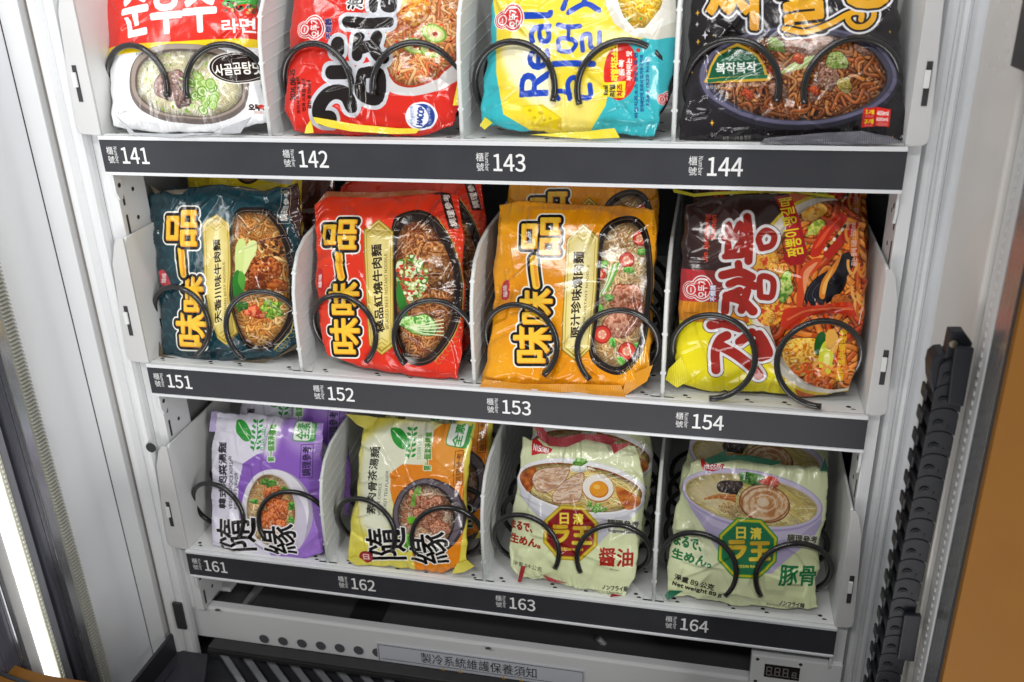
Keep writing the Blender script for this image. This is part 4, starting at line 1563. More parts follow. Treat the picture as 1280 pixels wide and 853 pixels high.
def p143(a):
    Y = [(60, -400), (900, -400), (860, 160), (700, 200), (668, 300), (628, 470), (560, 575), (320, 592), (170, 505), (140, 320), (138, 120)]
    a.poly(Y, 'f0d53a')
    a.smudge([(170, 200), (330, 180), (420, 460), (330, 480), (190, 330)], 'fbf6d8', 0.9, 18)
    a.smudge([(420, 420), (600, 380), (560, 560), (430, 560)], 'f6e890', 0.6, 18)
    a.poly([(618, -400), (628, 20), (668, 110), (750, 168), (850, 180), (960, 150), (980, -400)], 'd9d4c6', smooth=False)
    a.poly([(640, -400), (656, 20), (700, 100), (760, 152), (830, 150), (980, 60), (980, -400)], 'ece8de')
    m = a.mask_poly([(668, -400), (680, 0), (710, 80), (760, 136), (800, 130), (870, 40), (905, -60), (905, -400)])
    a.mottle(m, ['c98a08', 'f0b616', 'f8d24a', 'd99a0c'], 10)
    a.noodles(m, 150, 10, 66, ['f6c630', 'fbd862', 'e8a814'], 0.9, 1.6, edge=0.62, hi=0.45)
    a.studio(m, 26, 0.7)
    a.scatter(m, 14, 4, 8, ['4a9a34', '6ab04a'], 0.6)
    B = '1a45b4'
    # script word, reading upwards
    a.text('Real', [(238, 428), (262, 54), (392, 52), (372, 424)], B, 5.5)
    for P, wd in (([(420, 440), (408, 420), (412, 408), (450, 410), (470, 420)], 20), ([(470, 440), (462, 380), (478, 352), (502, 356), (504, 420), (530, 436), (562, 430), (560, 380)], 22),
                  ([(400, 290), (480, 286), (576, 290)], 26), ([(424, 228), (424, 180), (470, 178), (500, 200), (476, 232), (434, 232)], 20), ([(420, 116), (470, 126), (516, 122)], 22), ([(468, 126), (466, 160)], 18),
                  ([(530, 230), (528, 170), (560, 160), (566, 214), (600, 220), (604, 150)], 20), ([(440, 40), (470, -40)], 24), ([(466, 60), (540, 20), (600, 50)], 24), ([(530, 20), (560, -60)], 22), ([(610, -20), (430, -30)], 22)):
        a.strokes([P], wd, B)
    a.poly([(255, 470), (345, 462), (432, 525), (426, 570), (300, 556)], 'd9bd14')
    a.poly([(258, 474), (344, 468), (424, 526), (330, 548), (290, 536)], 'f0d91e')
    for x, y, r in [(290, 490, 9), (340, 500, 12), (380, 525, 8), (310, 520, 8), (352, 530, 7)]:
        a.ell(x, y, r, r * 0.7, 'cfae12')
    a.ell(697, 320, 74, 126, 'd8261e', 6)
    a.text('리얼치즈소스', (655, 205, 686, 360), 'f8e23a', 2.0, rot=1)
    a.text('듬뿍', (690, 270, 712, 340), 'f8f2ea', 1.4, rot=1)
    a.text('부어먹는 맛', (722, 232, 746, 360), 'f8f2ea', 1.0, rot=1)
    a.poly([(612, 372), (720, 362), (712, 436), (606, 430)], 'f0d81a')
    a.text('Real', (620, 384, 640, 424), '2a2410', 0.8, rot=1)
    a.text('리얼', (648, 380, 672, 428), '2a2410', 1.2, rot=1)
    a.text('치즈', (680, 378, 704, 428), 'b02a1a', 1.2, rot=1)
    a.ell(775, 228, 9, 9, 'd8261e')
    for i, s in enumerate(('리얼치즈소스 분말스프 면', '전자레인지 조리시 뜨거우니 주의', '135 g (525 kcal)')):
        a.text(s, (756 + 26 * i, 240 + 10 * i, 772 + 26 * i, 520 - 26 * i), '1d4a86', 0.8, rot=1)
    maker_cloud(a, 196, 78, 68)
    maker_cloud(a, 896, 430, 40)


def p144(a):
    a.mottle(np.ones((a.h, a.w), np.float32), ['171416', '201c20', '2a262c'], 4)
    a.ell(575, 330, 432, 218, '2c2a36')
    a.ell(575, 322, 424, 206, '65627c')
    a.ell(577, 320, 404, 194, '403e50')
    a.ell(579, 326, 376, 182, '2a1510')
    m = a.mask_poly(a.ell_pts(580, 330, 368, 180))
    a.mottle(m, ['140805', '34150a', '55230f', '1c0b06'], 12)
    a.noodles(m, 270, 16, 84, ['9c5020', 'b06a32', '84431a', 'bc7a42', '743815'], 1.15, 1.3, edge=0.16, hi=0.5)
    a.studio(m, 30, 0.5, 1.1)
    for cx, cy, rx, ry, rt in [(700, 335, 48, 52, 10), (490, 385, 46, 34, 20), (650, 210, 62, 36, -10), (560, 200, 50, 30, 0), (640, 395, 26, 36, 0), (850, 210, 40, 26, 20)]:
        a.chunk(cx, cy, rx, ry, ['4f2c20', '8c6350', 'a88472', '6b4434'], rt, 0.16, 6, '22100a', 4, m)
    a.chunk(735, 262, 46, 40, ['6f8a34', 'a3b860', 'c6cf8a', '5a7428'], 10, 0.22, 6, '2c2a10', 3, m)
    a.chunk(770, 365, 30, 34, ['8a7a34', 'b3a056', '6a5c22'], 10, 0.2, 5, '2c2010', 2, m)
    a.chunk(480, 200, 40, 30, ['5f7a2a', '92a84c', '44601c'], 10, 0.25, 6, '241c0c', 2, m)
    for i in range(9):
        x, y = 520 + i * 13, 292 - i * 3
        a.line([(x - 30, y + 26), (x + 12, y - 6), (x + 66, y - 40)], 5, ['cfe0a0', '9cc466', 'e6ecc6'][i % 3], smooth=True, mask=m)
    for x, y in [(360, 400), (470, 300), (430, 230), (640, 385), (570, 250)]:
        a.chunk(x, y, 26, 20, ['a8361a', 'c85a2a', '7a2210'], 20, 0.3, 4, '2a0e08', 2, m)
    a.scatter(m, 150, 2, 5, ['e8b070', 'd88a40', 'f0d0a0'], 0.5, 0.8)
    # green cloche badge
    a.poly([(168, 348), (182, 326), (196, 280), (222, 232), (270, 202), (312, 184), (352, 202), (402, 236), (430, 282), (438, 316), (456, 322), (450, 346), (300, 354)], 'd9aa34', smooth=False)
    a.poly([(190, 330), (204, 284), (230, 242), (274, 212), (312, 198), (350, 214), (396, 246), (420, 288), (428, 322)], '14583a')
    a.poly([(184, 334), (440, 322), (442, 336), (186, 348)], '1b6b46')
    a.text('달콤짭짤 제대로 만드는', [(232, 262), (306, 214), (394, 238), (396, 254)], 'eef0e4', 0.5)
    a.text('복작복작', [(222, 268), (392, 262), (394, 312), (222, 316)], 'f4f4ee', 1.6)
    a.text('복작복작은 상표로 등록된 제품입니다', [(180, 360), (434, 352), (434, 368), (182, 378)], 'e8e4dc', 0.5)
    # title
    O = [(9, '14100e'), (9, 'e9e9ee')]
    T1 = [('짜', [(150, -150), (438, -170), (430, 128), (200, 110)]), ('슐', [(476, -160), (690, -176), (700, 128), (500, 152)])]
    sw = [[(512, 128), (600, 142), (700, 110), (780, 66), (850, 40), (895, -40)],
          [(895, 0), (895, 70), (860, 112), (812, 118), (782, 88), (800, 56), (840, 62), (838, 88)]]
    for s, q in T1:
        a.text(s, q, 'f0b020', 9, O)
    a.strokes(sw, 24, 'f0b020', O)
    for s, q in T1:
        a.text(s, q, '14100e', 18)
        a.text(s, q, 'e89c14', 9, grad='f8cc40')
    a.strokes(sw, 24, '14100e', bold=8)
    a.strokes(sw, 24, 'f0ae1c')
    a.text('랭', [(720, -260), (990, -270), (960, 20), (740, 40)], 'f0b020', 9, O)
    for x, y, r, c in [(143, 45, 15, 'e8b23a'), (178, 46, 11, 'd8d4dc'), (141, 96, 13, 'd8d4dc'), (175, 148, 20, 'd8d4dc'), (145, 172, 14, 'e8b23a'), (210, 152, 8, 'e8b23a'), (205, 520, 14, 'e8b23a'), (150, 600, 6, 'e8b23a'),
                       (182, 300, 8, 'c89a34'), (920, 60, 8, 'd8d4dc'), (968, 130, 9, 'c89a34'), (985, 580, 12, 'd8922a'), (660, 575, 6, 'c89a34'), (860, 590, 6, 'c89a34'), (120, 300, 7, 'c89a34'), (82, 596, 8, 'c89a34')]:
        a.poly([(x, y - r), (x + r * 0.22, y - r * 0.22), (x + r * 0.7, y), (x + r * 0.22, y + r * 0.22), (x, y + r), (x - r * 0.22, y + r * 0.22), (x - r * 0.7, y), (x - r * 0.22, y - r * 0.22)], c)
    a.poly([(852, 460), (906, 452), (904, 532), (846, 536)], 'd8231c')
    a.poly([(908, 450), (974, 460), (968, 534), (906, 530)], 'e22a20')
    a.text('1개', (862, 464, 900, 482), 'f8dc2a', 1.2)
    a.text('2개', (860, 502, 898, 520), 'f8dc2a', 1.2)
    a.text('조리수', (862, 486, 898, 496), 'f4e8e4', 0.5)
    a.text('조리수', (860, 523, 896, 532), 'f4e8e4', 0.5)
    a.text('400ml', (914, 466, 964, 486), 'f8ecea', 1.0)
    a.text('600ml', (912, 494, 962, 510), 'f8ecea', 0.8)
    a.text('~650ml', (912, 514, 960, 530), 'f8ecea', 0.6)
    a.text('국산', (196, 558, 226, 574), 'b8b4b0', 0.3)
    a.text('자장 / 나트륨 함량', [(250, 576), (372, 570), (374, 588), (252, 594)], 'd8d4d0', 0.5)


def beef_bowl(a, P_rim, P_in, rim='1d1310'):
    a.poly(P_rim, rim, smooth=True)
    C = np.mean(P_rim, 0)
    a.line(C + (np.array(P_rim) - C) * 0.955, 2.2, '6b5a4a', closed=True, smooth=True)
    return a.mask_poly(P_in, smooth=True)


def p151(a):
    base = a.mask_poly([(-100, -100), (1000, -100), (1000, 1000), (-100, 1000)])
    a.mottle(base, ['122e37', '173842', '1d434d'], 3)
    for i in range(15):                                    # woven lattice
        for j in range(15):
            x, y = 120 + i * 46 + (j % 2) * 23, 60 + j * 46
            for k in (7, 14, 21):
                L = [(x - k, y), (x, y - k), (x + k, y), (x, y + k)]
                a.line([L[0], L[1]] if (i + j) % 2 else [L[1], L[2]], 1.5, '2b5a62', 0.8)
                a.line([L[2], L[3]] if (i + j) % 2 else [L[3], L[0]], 1.5, '356a72', 0.8)
    a.poly([(628, 30), (760, 30), (760, 330), (690, 330), (660, 230), (632, 160)], '3a211c')
    rim = [(446, 178), (520, 146), (590, 166), (640, 250), (664, 400), (662, 520), (632, 610), (570, 672), (500, 668), (462, 600), (436, 420)]
    inn = [(452, 196), (520, 166), (580, 186), (622, 270), (640, 400), (638, 520), (612, 600), (560, 654), (504, 646), (470, 580), (446, 420)]
    m = beef_bowl(a, rim, inn)
    a.mottle(m, ['7a3010', 'b8601e', 'd88a3a', '9a4414'], 9)
    a.noodles(m, 430, 9.5, 62, ['deac68', 'e8be80', 'cc8c44', 'bb7434'], 1.2, 1.8, edge=0.42, hi=0.45)
    a.studio(m, 24, 0.5, 1.15)
    a.chunk(508, 368, 42, 36, ['6b2c10', '9a4c1e', 'b8682e', '53200c'], -35, 0.14, 5, '3a1608', 4, m)
    a.chunk(560, 385, 46, 66, ['722f12', 'a5521f', 'c4763a', '5a240e'], 28, 0.13, 6, '3a1608', 8, m)
    a.chunk(520, 432, 36, 24, ['6b2c10', '9a4c1e', '53200c'], 10, 0.18, 5, '3a1608', 3, m)
    a.chunk(598, 435, 34, 22, ['722f12', 'a5521f', 'b8682e'], 5, 0.2, 5, '3a1608', 3, m)
    a.scatter(a.mask_poly([(540, 270), (620, 250), (630, 330), (560, 320)]), 40, 4, 9, ['5a2a12', '8a4a22', '40200c'], 0.7)
    for P, c in [([(458, 400), (455, 300), (472, 262), (490, 270), (492, 330), (474, 410)], 'cfe08a'), ([(488, 340), (498, 280), (524, 268), (536, 292), (516, 340), (484, 400)], 'dbe89c'), ([(450, 470), (446, 410), (462, 376), (484, 400), (488, 440), (474, 482)], '2c7a28'), ([(466, 420), (472, 380), (492, 400), (486, 450)], '58a03a')]:
        a.poly(P, c, smooth=True, mask=m)
    a.chunk(530, 532, 34, 24, ['a8321e', 'd0603a', 'e08a60'], 20, 0.3, 5, '7a2412', 2, m)
    for x, y in [(560, 520), (590, 516), (606, 534), (580, 545), (570, 500), (600, 505), (588, 530)]:
        a.chunk(x, y, 15, 13, ['3c6a1c', '7a9c34', 'a8c04a'], 0, 0.3, 4, '2c4a14', 1, m)
    a.chunk(480, 505, 22, 20, ['2c5a24', '4a7a30'], 0, 0.3, 4, None, 1, m)
    fret_band(a, [(668, 560), (640, 624), (600, 672)], 9, 11)
    a.line([(664, 520), (640, 610), (580, 676)], 3, 'c2a24c', smooth=True)
    banner(a, [(332, 208), (344, 192), (384, 170), (434, 204), (440, 380), (436, 470), (466, 606), (420, 656), (388, 628), (362, 520), (340, 430)],
           '天香川味牛肉麵', [(388, 572), (372, 266), (398, 264), (412, 560)], 'SICHUAN BEEF NOODLE', [(424, 560), (408, 348), (416, 346), (432, 556)])
    title_ccw(a, [('味', (232, 530, 354, 656)), ('味', (262, 404, 336, 526)), ('一', (232, 288, 280, 406)), ('品', (196, 160, 310, 286))])
    a.poly([(160, 386), (182, 378), (208, 424), (196, 438), (170, 430)], 'c8404a', smooth=True)
    a.text('味味', (172, 390, 190, 424), 'f0d8d8', 0.8, rot=1)
    a.text('調理參考', (614, 84, 636, 196), 'd8d0c8', 0.4, rot=1)
    a.line([(606, 74), (642, 74), (642, 206), (606, 206)], 1.6, 'b8a898', closed=True)


def p152(a):
    a.mottle(np.ones((a.h, a.w), np.float32), ['d42c18', 'e0341c', 'e63e22'], 3)
    rim = [(340, 196), (400, 152), (470, 160), (536, 230), (578, 360), (580, 500), (546, 610), (480, 690), (410, 702), (366, 650), (346, 520), (338, 340)]
    inn = [(366, 230), (410, 192), (462, 198), (514, 262), (550, 370), (552, 490), (524, 590), (470, 664), (418, 676), (382, 630), (364, 520), (358, 350)]
    m = beef_bowl(a, rim, inn, '241610')
    a.mottle(m, ['5a1c0a', '93401a', 'b8602c', '7a2c10'], 12)
    a.noodles(m, 420, 8, 40, ['bd7840', 'cc8a50', 'a25a2a', '92461e'], 1.4, 1.6, edge=0.36, hi=0.6)
    a.studio(m, 24, 0.5, 1.15)
    a.chunk(494, 348, 54, 92, ['6a3a1c', '97602f', 'b88250', '7a4824'], -16, 0.12, 6, '3a1c0c', 8, m)
    for i in range(4):
        a.line([(448 + 12 * i, 290 + 14 * i), (486 + 10 * i, 300 + 20 * i), (530, 300 + 34 * i)], 2.5, '4a2410', 0.7, m, smooth=True)
    a.chunk(450, 520, 44, 18, ['7a4a26', 'a8744a'], 15, 0.2, 5, '3a1c0c', 3, m)
    g = a.mask_poly([(364, 330), (420, 310), (462, 350), (466, 420), (430, 470), (376, 470), (360, 400)], True)
    a.scatter(g, 70, 8, 15, ['7fae3a', 'c8dc8a', '4c8a2a', 'e8ecc4'], 0.75, ring='e9efc8')
    a.scatter(g, 30, 5, 9, ['c83018', 'e04a2a'], 0.6)
    a.poly([(362, 470), (366, 400), (384, 440), (400, 500), (392, 540)], '2f7a2a', smooth=True, mask=m)
    a.chunk(430, 560, 60, 40, ['6fae4a', 'a8d07a', 'd8e8b8', '4a9034'], 10, 0.3, 6, '2c5a1c', 3, m)
    for i in range(5):
        a.line([(404, 566), (450, 556 + i * 8), (520, 540 + i * 14)], 4, 'e2ecc0', 0.9, m, smooth=True)
    fret_band(a, [(508, 176), (562, 270), (592, 400), (588, 520), (552, 620), (500, 690)], 30, 10)
    a.line([(496, 170), (552, 270), (582, 400), (578, 520), (542, 616), (486, 690)], 2.2, 'c2a24c', smooth=True)
    banner(a, [(240, 218), (290, 182), (346, 226), (350, 400), (352, 630), (304, 666), (258, 632), (256, 500)],
           '極品紅燒牛肉麵', [(288, 588), (270, 276), (306, 272), (316, 580)], 'BRAISED BEEF INSTANT NOODLE', [(322, 572), (316, 306), (326, 304), (334, 570)])
    title_ccw(a, [('味', (116, 536, 224, 660)), ('味', (118, 410, 226, 520)), ('一', (128, 294, 182, 402)), ('品', (92, 188, 214, 288))])
    a.poly([(66, 366), (86, 362), (92, 410), (82, 438), (68, 430)], 'c42a2a', smooth=True)
    a.text('味味', (70, 378, 84, 424), 'f4dcd8', 0.7, rot=1)
    a.poly([(500, 82), (536, 82), (574, 214), (538, 216)], '3a1a14')
    a.text('調理參考', [(544, 208), (510, 92), (532, 88), (566, 204)], 'f0e4dc', 0.5)


def p153(a):
    a.mottle(np.ones((a.h, a.w), np.float32), ['e08a08', 'e8960e', 'eca21c'], 3)
    for i in range(13):                                    # faint curl pattern
        for j in range(15):
            x, y = 70 + i * 50 + (j % 2) * 25, 110 + j * 46
            t = np.linspace(0, 4.6, 12)
            r = 15 - 2.6 * t
            a.line(np.stack([x + r * np.cos(t + i), y + r * np.sin(t + i)], 1), 3.2, 'f2b23a', 0.75)
    rim = [(468, 194), (520, 146), (590, 140), (634, 200), (648, 350), (636, 500), (606, 620), (540, 684), (468, 664), (430, 606), (446, 480), (456, 300)]
    inn = [(486, 214), (530, 170), (584, 166), (616, 224), (626, 350), (614, 490), (588, 600), (534, 656), (478, 638), (448, 590), (462, 480), (472, 310)]
    m = beef_bowl(a, rim, inn, '1e1512')
    a.mottle(m, ['8a5a34', 'c49a6a', 'dcbc90', 'a87848'], 8)
    a.noodles(m, 420, 9, 58, ['dcbc8a', 'e6cea2', 'c8a06a', 'bc8e58'], 1.1, 1.6, edge=0.52, hi=0.5)
    a.studio(m, 24, 0.55, 1.1)
    a.chunk(560, 420, 54, 50, ['8a4a30', 'b5745a', 'd09a80', 'a05c40'], 20, 0.14, 6, '5a2a18', 5, m)
    a.chunk(540, 505, 62, 44, ['96543c', 'c08468', 'd8a890', 'a8664c'], -15, 0.14, 6, '5a2a18', 5, m)
    a.chunk(590, 470, 30, 44, ['8a4a30', 'b5745a', '6a3420'], 0, 0.2, 5, '5a2a18', 3, m)
    for x, y, r in [(604, 214, 25), (560, 290, 26), (468, 338, 20), (476, 546, 30), (560, 604, 30)]:
        a.ell(x, y, r, r * 1.05, '9c1c1c', mask=m)
        a.ell(x, y, r * 0.86, r * 0.9, 'd2402e', mask=m)
        a.ell(x - 1, y, r * 0.5, r * 0.55, 'e89a84', mask=m)
        for k in range(5):
            a.ell(x + r * 0.35 * math.cos(k * 1.25), y + r * 0.4 * math.sin(k * 1.25), 3.4, 2.6, 'f0dca8', mask=m)
    for i in range(7):
        a.line([(462 + i * 5, 420 - i * 4), (486 + i * 6, 380 - i * 8), (508 + i * 4, 310 - i * 2)], 7, ['e8eed2', 'bcd88a', '6fae4a', 'f0f2e4'][i % 4], 1, m, smooth=True)
    for x, y in [(610, 260), (480, 305), (566, 326), (512, 575), (540, 636), (598, 585), (470, 460), (500, 420)]:
        a.chunk(x, y, 16, 11, ['3c8a34', '6ab04a', '9ccc6a'], a.rng.uniform(0, 180), 0.2, 4, '2c6a24', 1, m)
    fret_band(a, [(620, 600), (580, 650), (536, 690)], 7, 9)
    a.line([(640, 500), (608, 616), (544, 684)], 2.2, 'c2a24c', smooth=True)
    banner(a, [(352, 216), (410, 164), (466, 212), (456, 400), (434, 598), (388, 640), (334, 600), (344, 420)],
           '原汁珍味爌肉麵', [(366, 560), (376, 262), (414, 262), (396, 556)], 'PORK INSTANT NOODLE', [(408, 536), (424, 306), (432, 306), (416, 536)], c='e2cf78', c2='f4eab6')
    title_ccw(a, [('味', (172, 512, 300, 642)), ('味', (196, 392, 304, 508)), ('一', (218, 272, 270, 392)), ('品', (200, 146, 328, 270))])
    a.poly([(132, 366), (154, 360), (158, 384), (148, 424), (126, 424), (124, 398)], 'c43848', smooth=True)
    a.text('味味', (130, 376, 148, 416), 'f4dcd8', 0.7, rot=1)
    a.text('PORK NOODLE', (646, 120, 656, 200), '5a3a10', 0.4, rot=1)


def p154(a):
    a.poly([(-50, -50), (420, -50), (420, 320), (180, 300), (-50, 292)], '35211f')
    a.smudge([(130, 120), (250, 110), (220, 240), (150, 260)], '5a3c36', 0.6, 20)
    a.poly([(40, 292), (160, 296), (200, 350), (196, 398), (40, 396)], 'c4343a')
    a.poly([(150, 296), (230, 300), (260, 420), (196, 400)], '8a2a24')
    a.poly([(30, 394), (260, 398), (280, 470), (30, 466)], 'e08c1c')
    for i in range(8):
        a.line([(70 + i * 18, 398), (60 + i * 20, 430), (74 + i * 17, 466)], 5, 'eeaa3c', 0.7, smooth=True)
    a.poly([(-20, 458), (330, 462), (480, 760), (-20, 760)], 'ecdd1c')
    # the bowl
    a.ell(545, 378, 262, 322, 'e0c43a')
    a.ell(547, 378, 253, 312, 'e6ded0')
    a.ell(560, 378, 236, 300, 'bcb2a0')
    ms = a.mask_poly(a.ell_pts(566, 378, 222, 300))
    a.mottle(ms, ['6e0f06', 'a82408', 'cc4a14', '8a1808'], 8)
    a.noodles(ms, 150, 20, 110, ['dc7c26', 'e28a38', 'cc5a16', 'bc4210'], 1.4, 1.3, edge=0.34, hi=0.5)
    a.studio(ms, 30, 0.6, 1.15)
    a.mottle(a.mask_poly([(300, 230), (372, 220), (400, 420), (360, 470), (310, 430)], True), ['b85a14', 'e09a2a', 'f0bc4a', 'c8401c'], 7, 1.2)
    for cx, cy, rx, ry, rt in [(350, 265, 36, 20, 20), (384, 300, 26, 32, 0), (348, 320, 34, 18, -10), (336, 430, 36, 26, 15), (364, 300, 22, 22, 0)]:
        a.chunk(cx, cy, rx, ry, ['c87a1c', 'ecb23c', 'f6d47a', 'd85a20'], rt, 0.25, 5, '8a3a10', 4, ms)
    a.chunk(406, 352, 22, 46, ['4f8a2a', '9cc04a', 'd4e08a'], 12, 0.2, 4, '2c4a14', 3, ms)
    a.chunk(440, 215, 30, 20, ['6fa83a', 'b8d06a'], 0, 0.2, 4, '2c4a14', 2, ms)
    # mussels
    for cx, cy, rx, ry, rt in ((532, 352, 78, 44, -38), (580, 292, 62, 30, -52)):
        a.ell(cx, cy, rx, ry, '0c0a0e', rt)
        a.ell(cx - 4, cy - 5, rx * 0.86, ry * 0.78, '17151c', rt)
        for q in range(4):
            a.line(a.ell_pts(cx, cy, rx * (0.9 - 0.13 * q), ry * (0.86 - 0.16 * q), rt, 40)[18:30], 2.5, ['4a4854', '2c2a34', '5c5a68', '302e3a'][q], 0.8)
    a.poly([(512, 378), (520, 330), (560, 272), (582, 250), (566, 292), (538, 336), (528, 384)], 'e0862a', smooth=True)
    a.poly([(520, 366), (526, 336), (556, 288), (540, 330), (530, 370)], 'f4b456', smooth=True)
    a.chunk(590, 400, 36, 28, ['8a4214', 'b8662a', '5a2a0e'], 20, 0.15, 5, '2c1408', 3, ms)
    # crab claw and legs
    a.poly([(484, 250), (500, 200), (540, 150), (580, 118), (602, 128), (596, 150), (560, 176), (530, 214), (512, 250)], 'cc2a12', smooth=True)
    a.poly([(496, 228), (520, 188), (560, 146), (584, 130), (548, 168), (516, 214)], 'ee5a30', smooth=True)
    a.poly([(524, 244), (560, 200), (610, 158), (640, 150), (628, 176), (586, 216), (548, 258)], 'b82410', smooth=True)
    for i in range(9):
        a.ell(532 + i * 9, 230 - i * 10, 5, 7, ['f0ead8', '2a2410', 'd8c060'][i % 3], 30)
    a.chunk(500, 110, 44, 26, ['e0a03a', 'f0c060', 'c8761c'], -20, 0.2, 5, '8a3a10', 4, ms)
    a.chunk(500, 165, 34, 16, ['8aa82a', 'c8d04a', 'e0dc7a'], -40, 0.2, 4, '4a4a10', 3, ms)
    a.poly([(452, 300), (490, 262), (520, 262), (500, 300), (470, 330), (460, 400), (440, 410)], 'd64a1e', smooth=True)
    a.poly([(462, 306), (492, 276), (506, 274), (480, 312), (466, 372)], 'f09a6a', smooth=True)
    a.poly([(392, 470), (404, 420), (450, 412), (520, 404), (600, 398), (650, 420), (640, 446), (560, 432), (480, 440), (430, 480)], 'cc3212', smooth=True)
    a.line([(410, 452), (470, 424), (550, 416), (620, 420)], 7, 'ee7a44', 0.8, smooth=True)
    for x in range(420, 640, 26):
        a.poly([(x, 410), (x + 6, 392), (x + 14, 408)], 'd84a1e')
    a.chunk(452, 566, 62, 66, ['b86a14', 'e0a83a', 'f0c866', 'c07a22'], 30, 0.14, 6, '6a2c0c', 6, ms)
    for i in range(7):
        a.line([(404 + i * 5, 560 + i * 10), (430 + i * 6, 556 + i * 10)], 2, '5a3a14', 0.7)
    for P, c in [([(500, 560), (502, 510), (524, 490), (540, 520), (532, 560)], '1f5a24'), ([(516, 612), (512, 560), (534, 520), (556, 560), (552, 616), (534, 628)], 'd6d63c'), ([(528, 600), (530, 560), (546, 560), (544, 606)], 'eee98a'), ([(536, 536), (536, 492), (560, 484), (576, 520), (562, 556)], 'f0b450')]:
        a.poly(P, c, smooth=True)
    for i in range(26):
        x, y = a.rng.uniform(440, 640), a.rng.uniform(600, 676)
        th = a.rng.random() * 6
        a.line([(x + 16 * math.cos(th + t), y + 12 * math.sin(th + t)) for t in np.linspace(0, 4, 9)], 7, ['e0742a', 'f09a4a', 'c84a18'][i % 3], 1, ms, smooth=True)
    for i in range(12):
        x, y = a.rng.uniform(610, 655), a.rng.uniform(140, 460)
        a.line([(x + 14 * math.cos(t), y + 30 * math.sin(t)) for t in np.linspace(0, 3.6, 9)], 9, ['e08a2e', 'f0ac54', 'c86a1c'][i % 3], 1, ms, smooth=True)
    a.line([(640, 470), (648, 430), (656, 416)], 3, 'f4f0ea', smooth=True)
    # ribbon
    a.poly([(372, 66), (424, 62), (452, 140), (474, 240), (462, 276), (420, 282), (398, 262), (414, 210), (402, 130)], 'a8161a')
    a.poly([(380, 70), (416, 66), (440, 140), (462, 236), (430, 246), (416, 150)], 'bc2420')
    a.text('짬뽕이 땡길때', [(412, 256), (386, 74), (426, 68), (464, 248)], 'f4e02c', 1.0)
    # title
    K = [  # traced from the brush title, reading upwards: bottom syllable first
        ([(188, 612), (186, 552), (200, 514), (222, 500)], 30), ([(196, 530), (250, 560), (300, 600), (322, 628)], 34), ([(262, 520), (300, 490)], 30),
        ([(172, 468), (210, 462), (262, 476)], 30), ([(322, 496), (338, 520), (352, 556), (330, 570)], 30), ([(330, 566), (318, 520)], 26),
        ([(216, 424), (224, 378), (262, 360)], 26), ([(222, 376), (270, 392), (304, 424)], 30), ([(268, 420), (286, 360)], 26), ([(230, 340), (262, 330), (310, 346)], 26),
        ([(208, 312), (262, 302), (300, 318)], 28), ([(262, 302), (258, 276)], 24), ([(330, 380), (362, 378), (366, 328), (328, 318), (326, 376)], 20),
        ([(216, 254), (270, 250)], 20), ([(222, 250), (226, 208), (236, 250), (266, 206), (272, 250)], 17), ([(214, 196), (270, 192)], 20), ([(222, 192), (228, 150), (240, 190), (264, 148), (272, 192)], 17),
        ([(290, 268), (292, 190), (286, 130)], 26), ([(292, 196), (268, 200)], 20), ([(330, 228), (362, 218), (370, 188), (344, 172), (322, 196), (330, 226)], 20)]
    for P, wd in K:
        a.strokes([P], wd, 'a82a20', [(10, 'ebe9ea'), (2.5, '5a3a34')])
    for P, wd in K:
        a.strokes([P], wd + 19, 'ebe9ea')
    for P, wd in K:
        a.strokes([P], wd, 'a6261c')
    a.text('Jin Jjambbong', [(156, 270), (138, 272 - 6), (122, 118), (140, 122)] and [(146, 270), (152, 120), (172, 122), (166, 270)], 'ee4426', 1.0)
    a.text('Ramen', [(170, 198), (174, 124), (190, 126), (186, 200)], 'ee4426', 1.0)
    maker_cloud(a, 130, 354, 46)
    a.text('不倒翁', (170, 344, 187, 394), 'f2f0f4', 1.0, [(1.2, '2c3c86')], rot=1)
    a.text('끓는 물에 5분 : 550ml', (614, 150, 632, 284), 'f0b8a8', 0.8, rot=1)
    a.text('조리법', (600, 150, 610, 172), 'f0b8a8', 0.5, rot=1)
    a.text('圖片僅供調理參考', [(568, 648), (580, 458), (604, 458), (590, 648)], 'f0c020', 0.5)


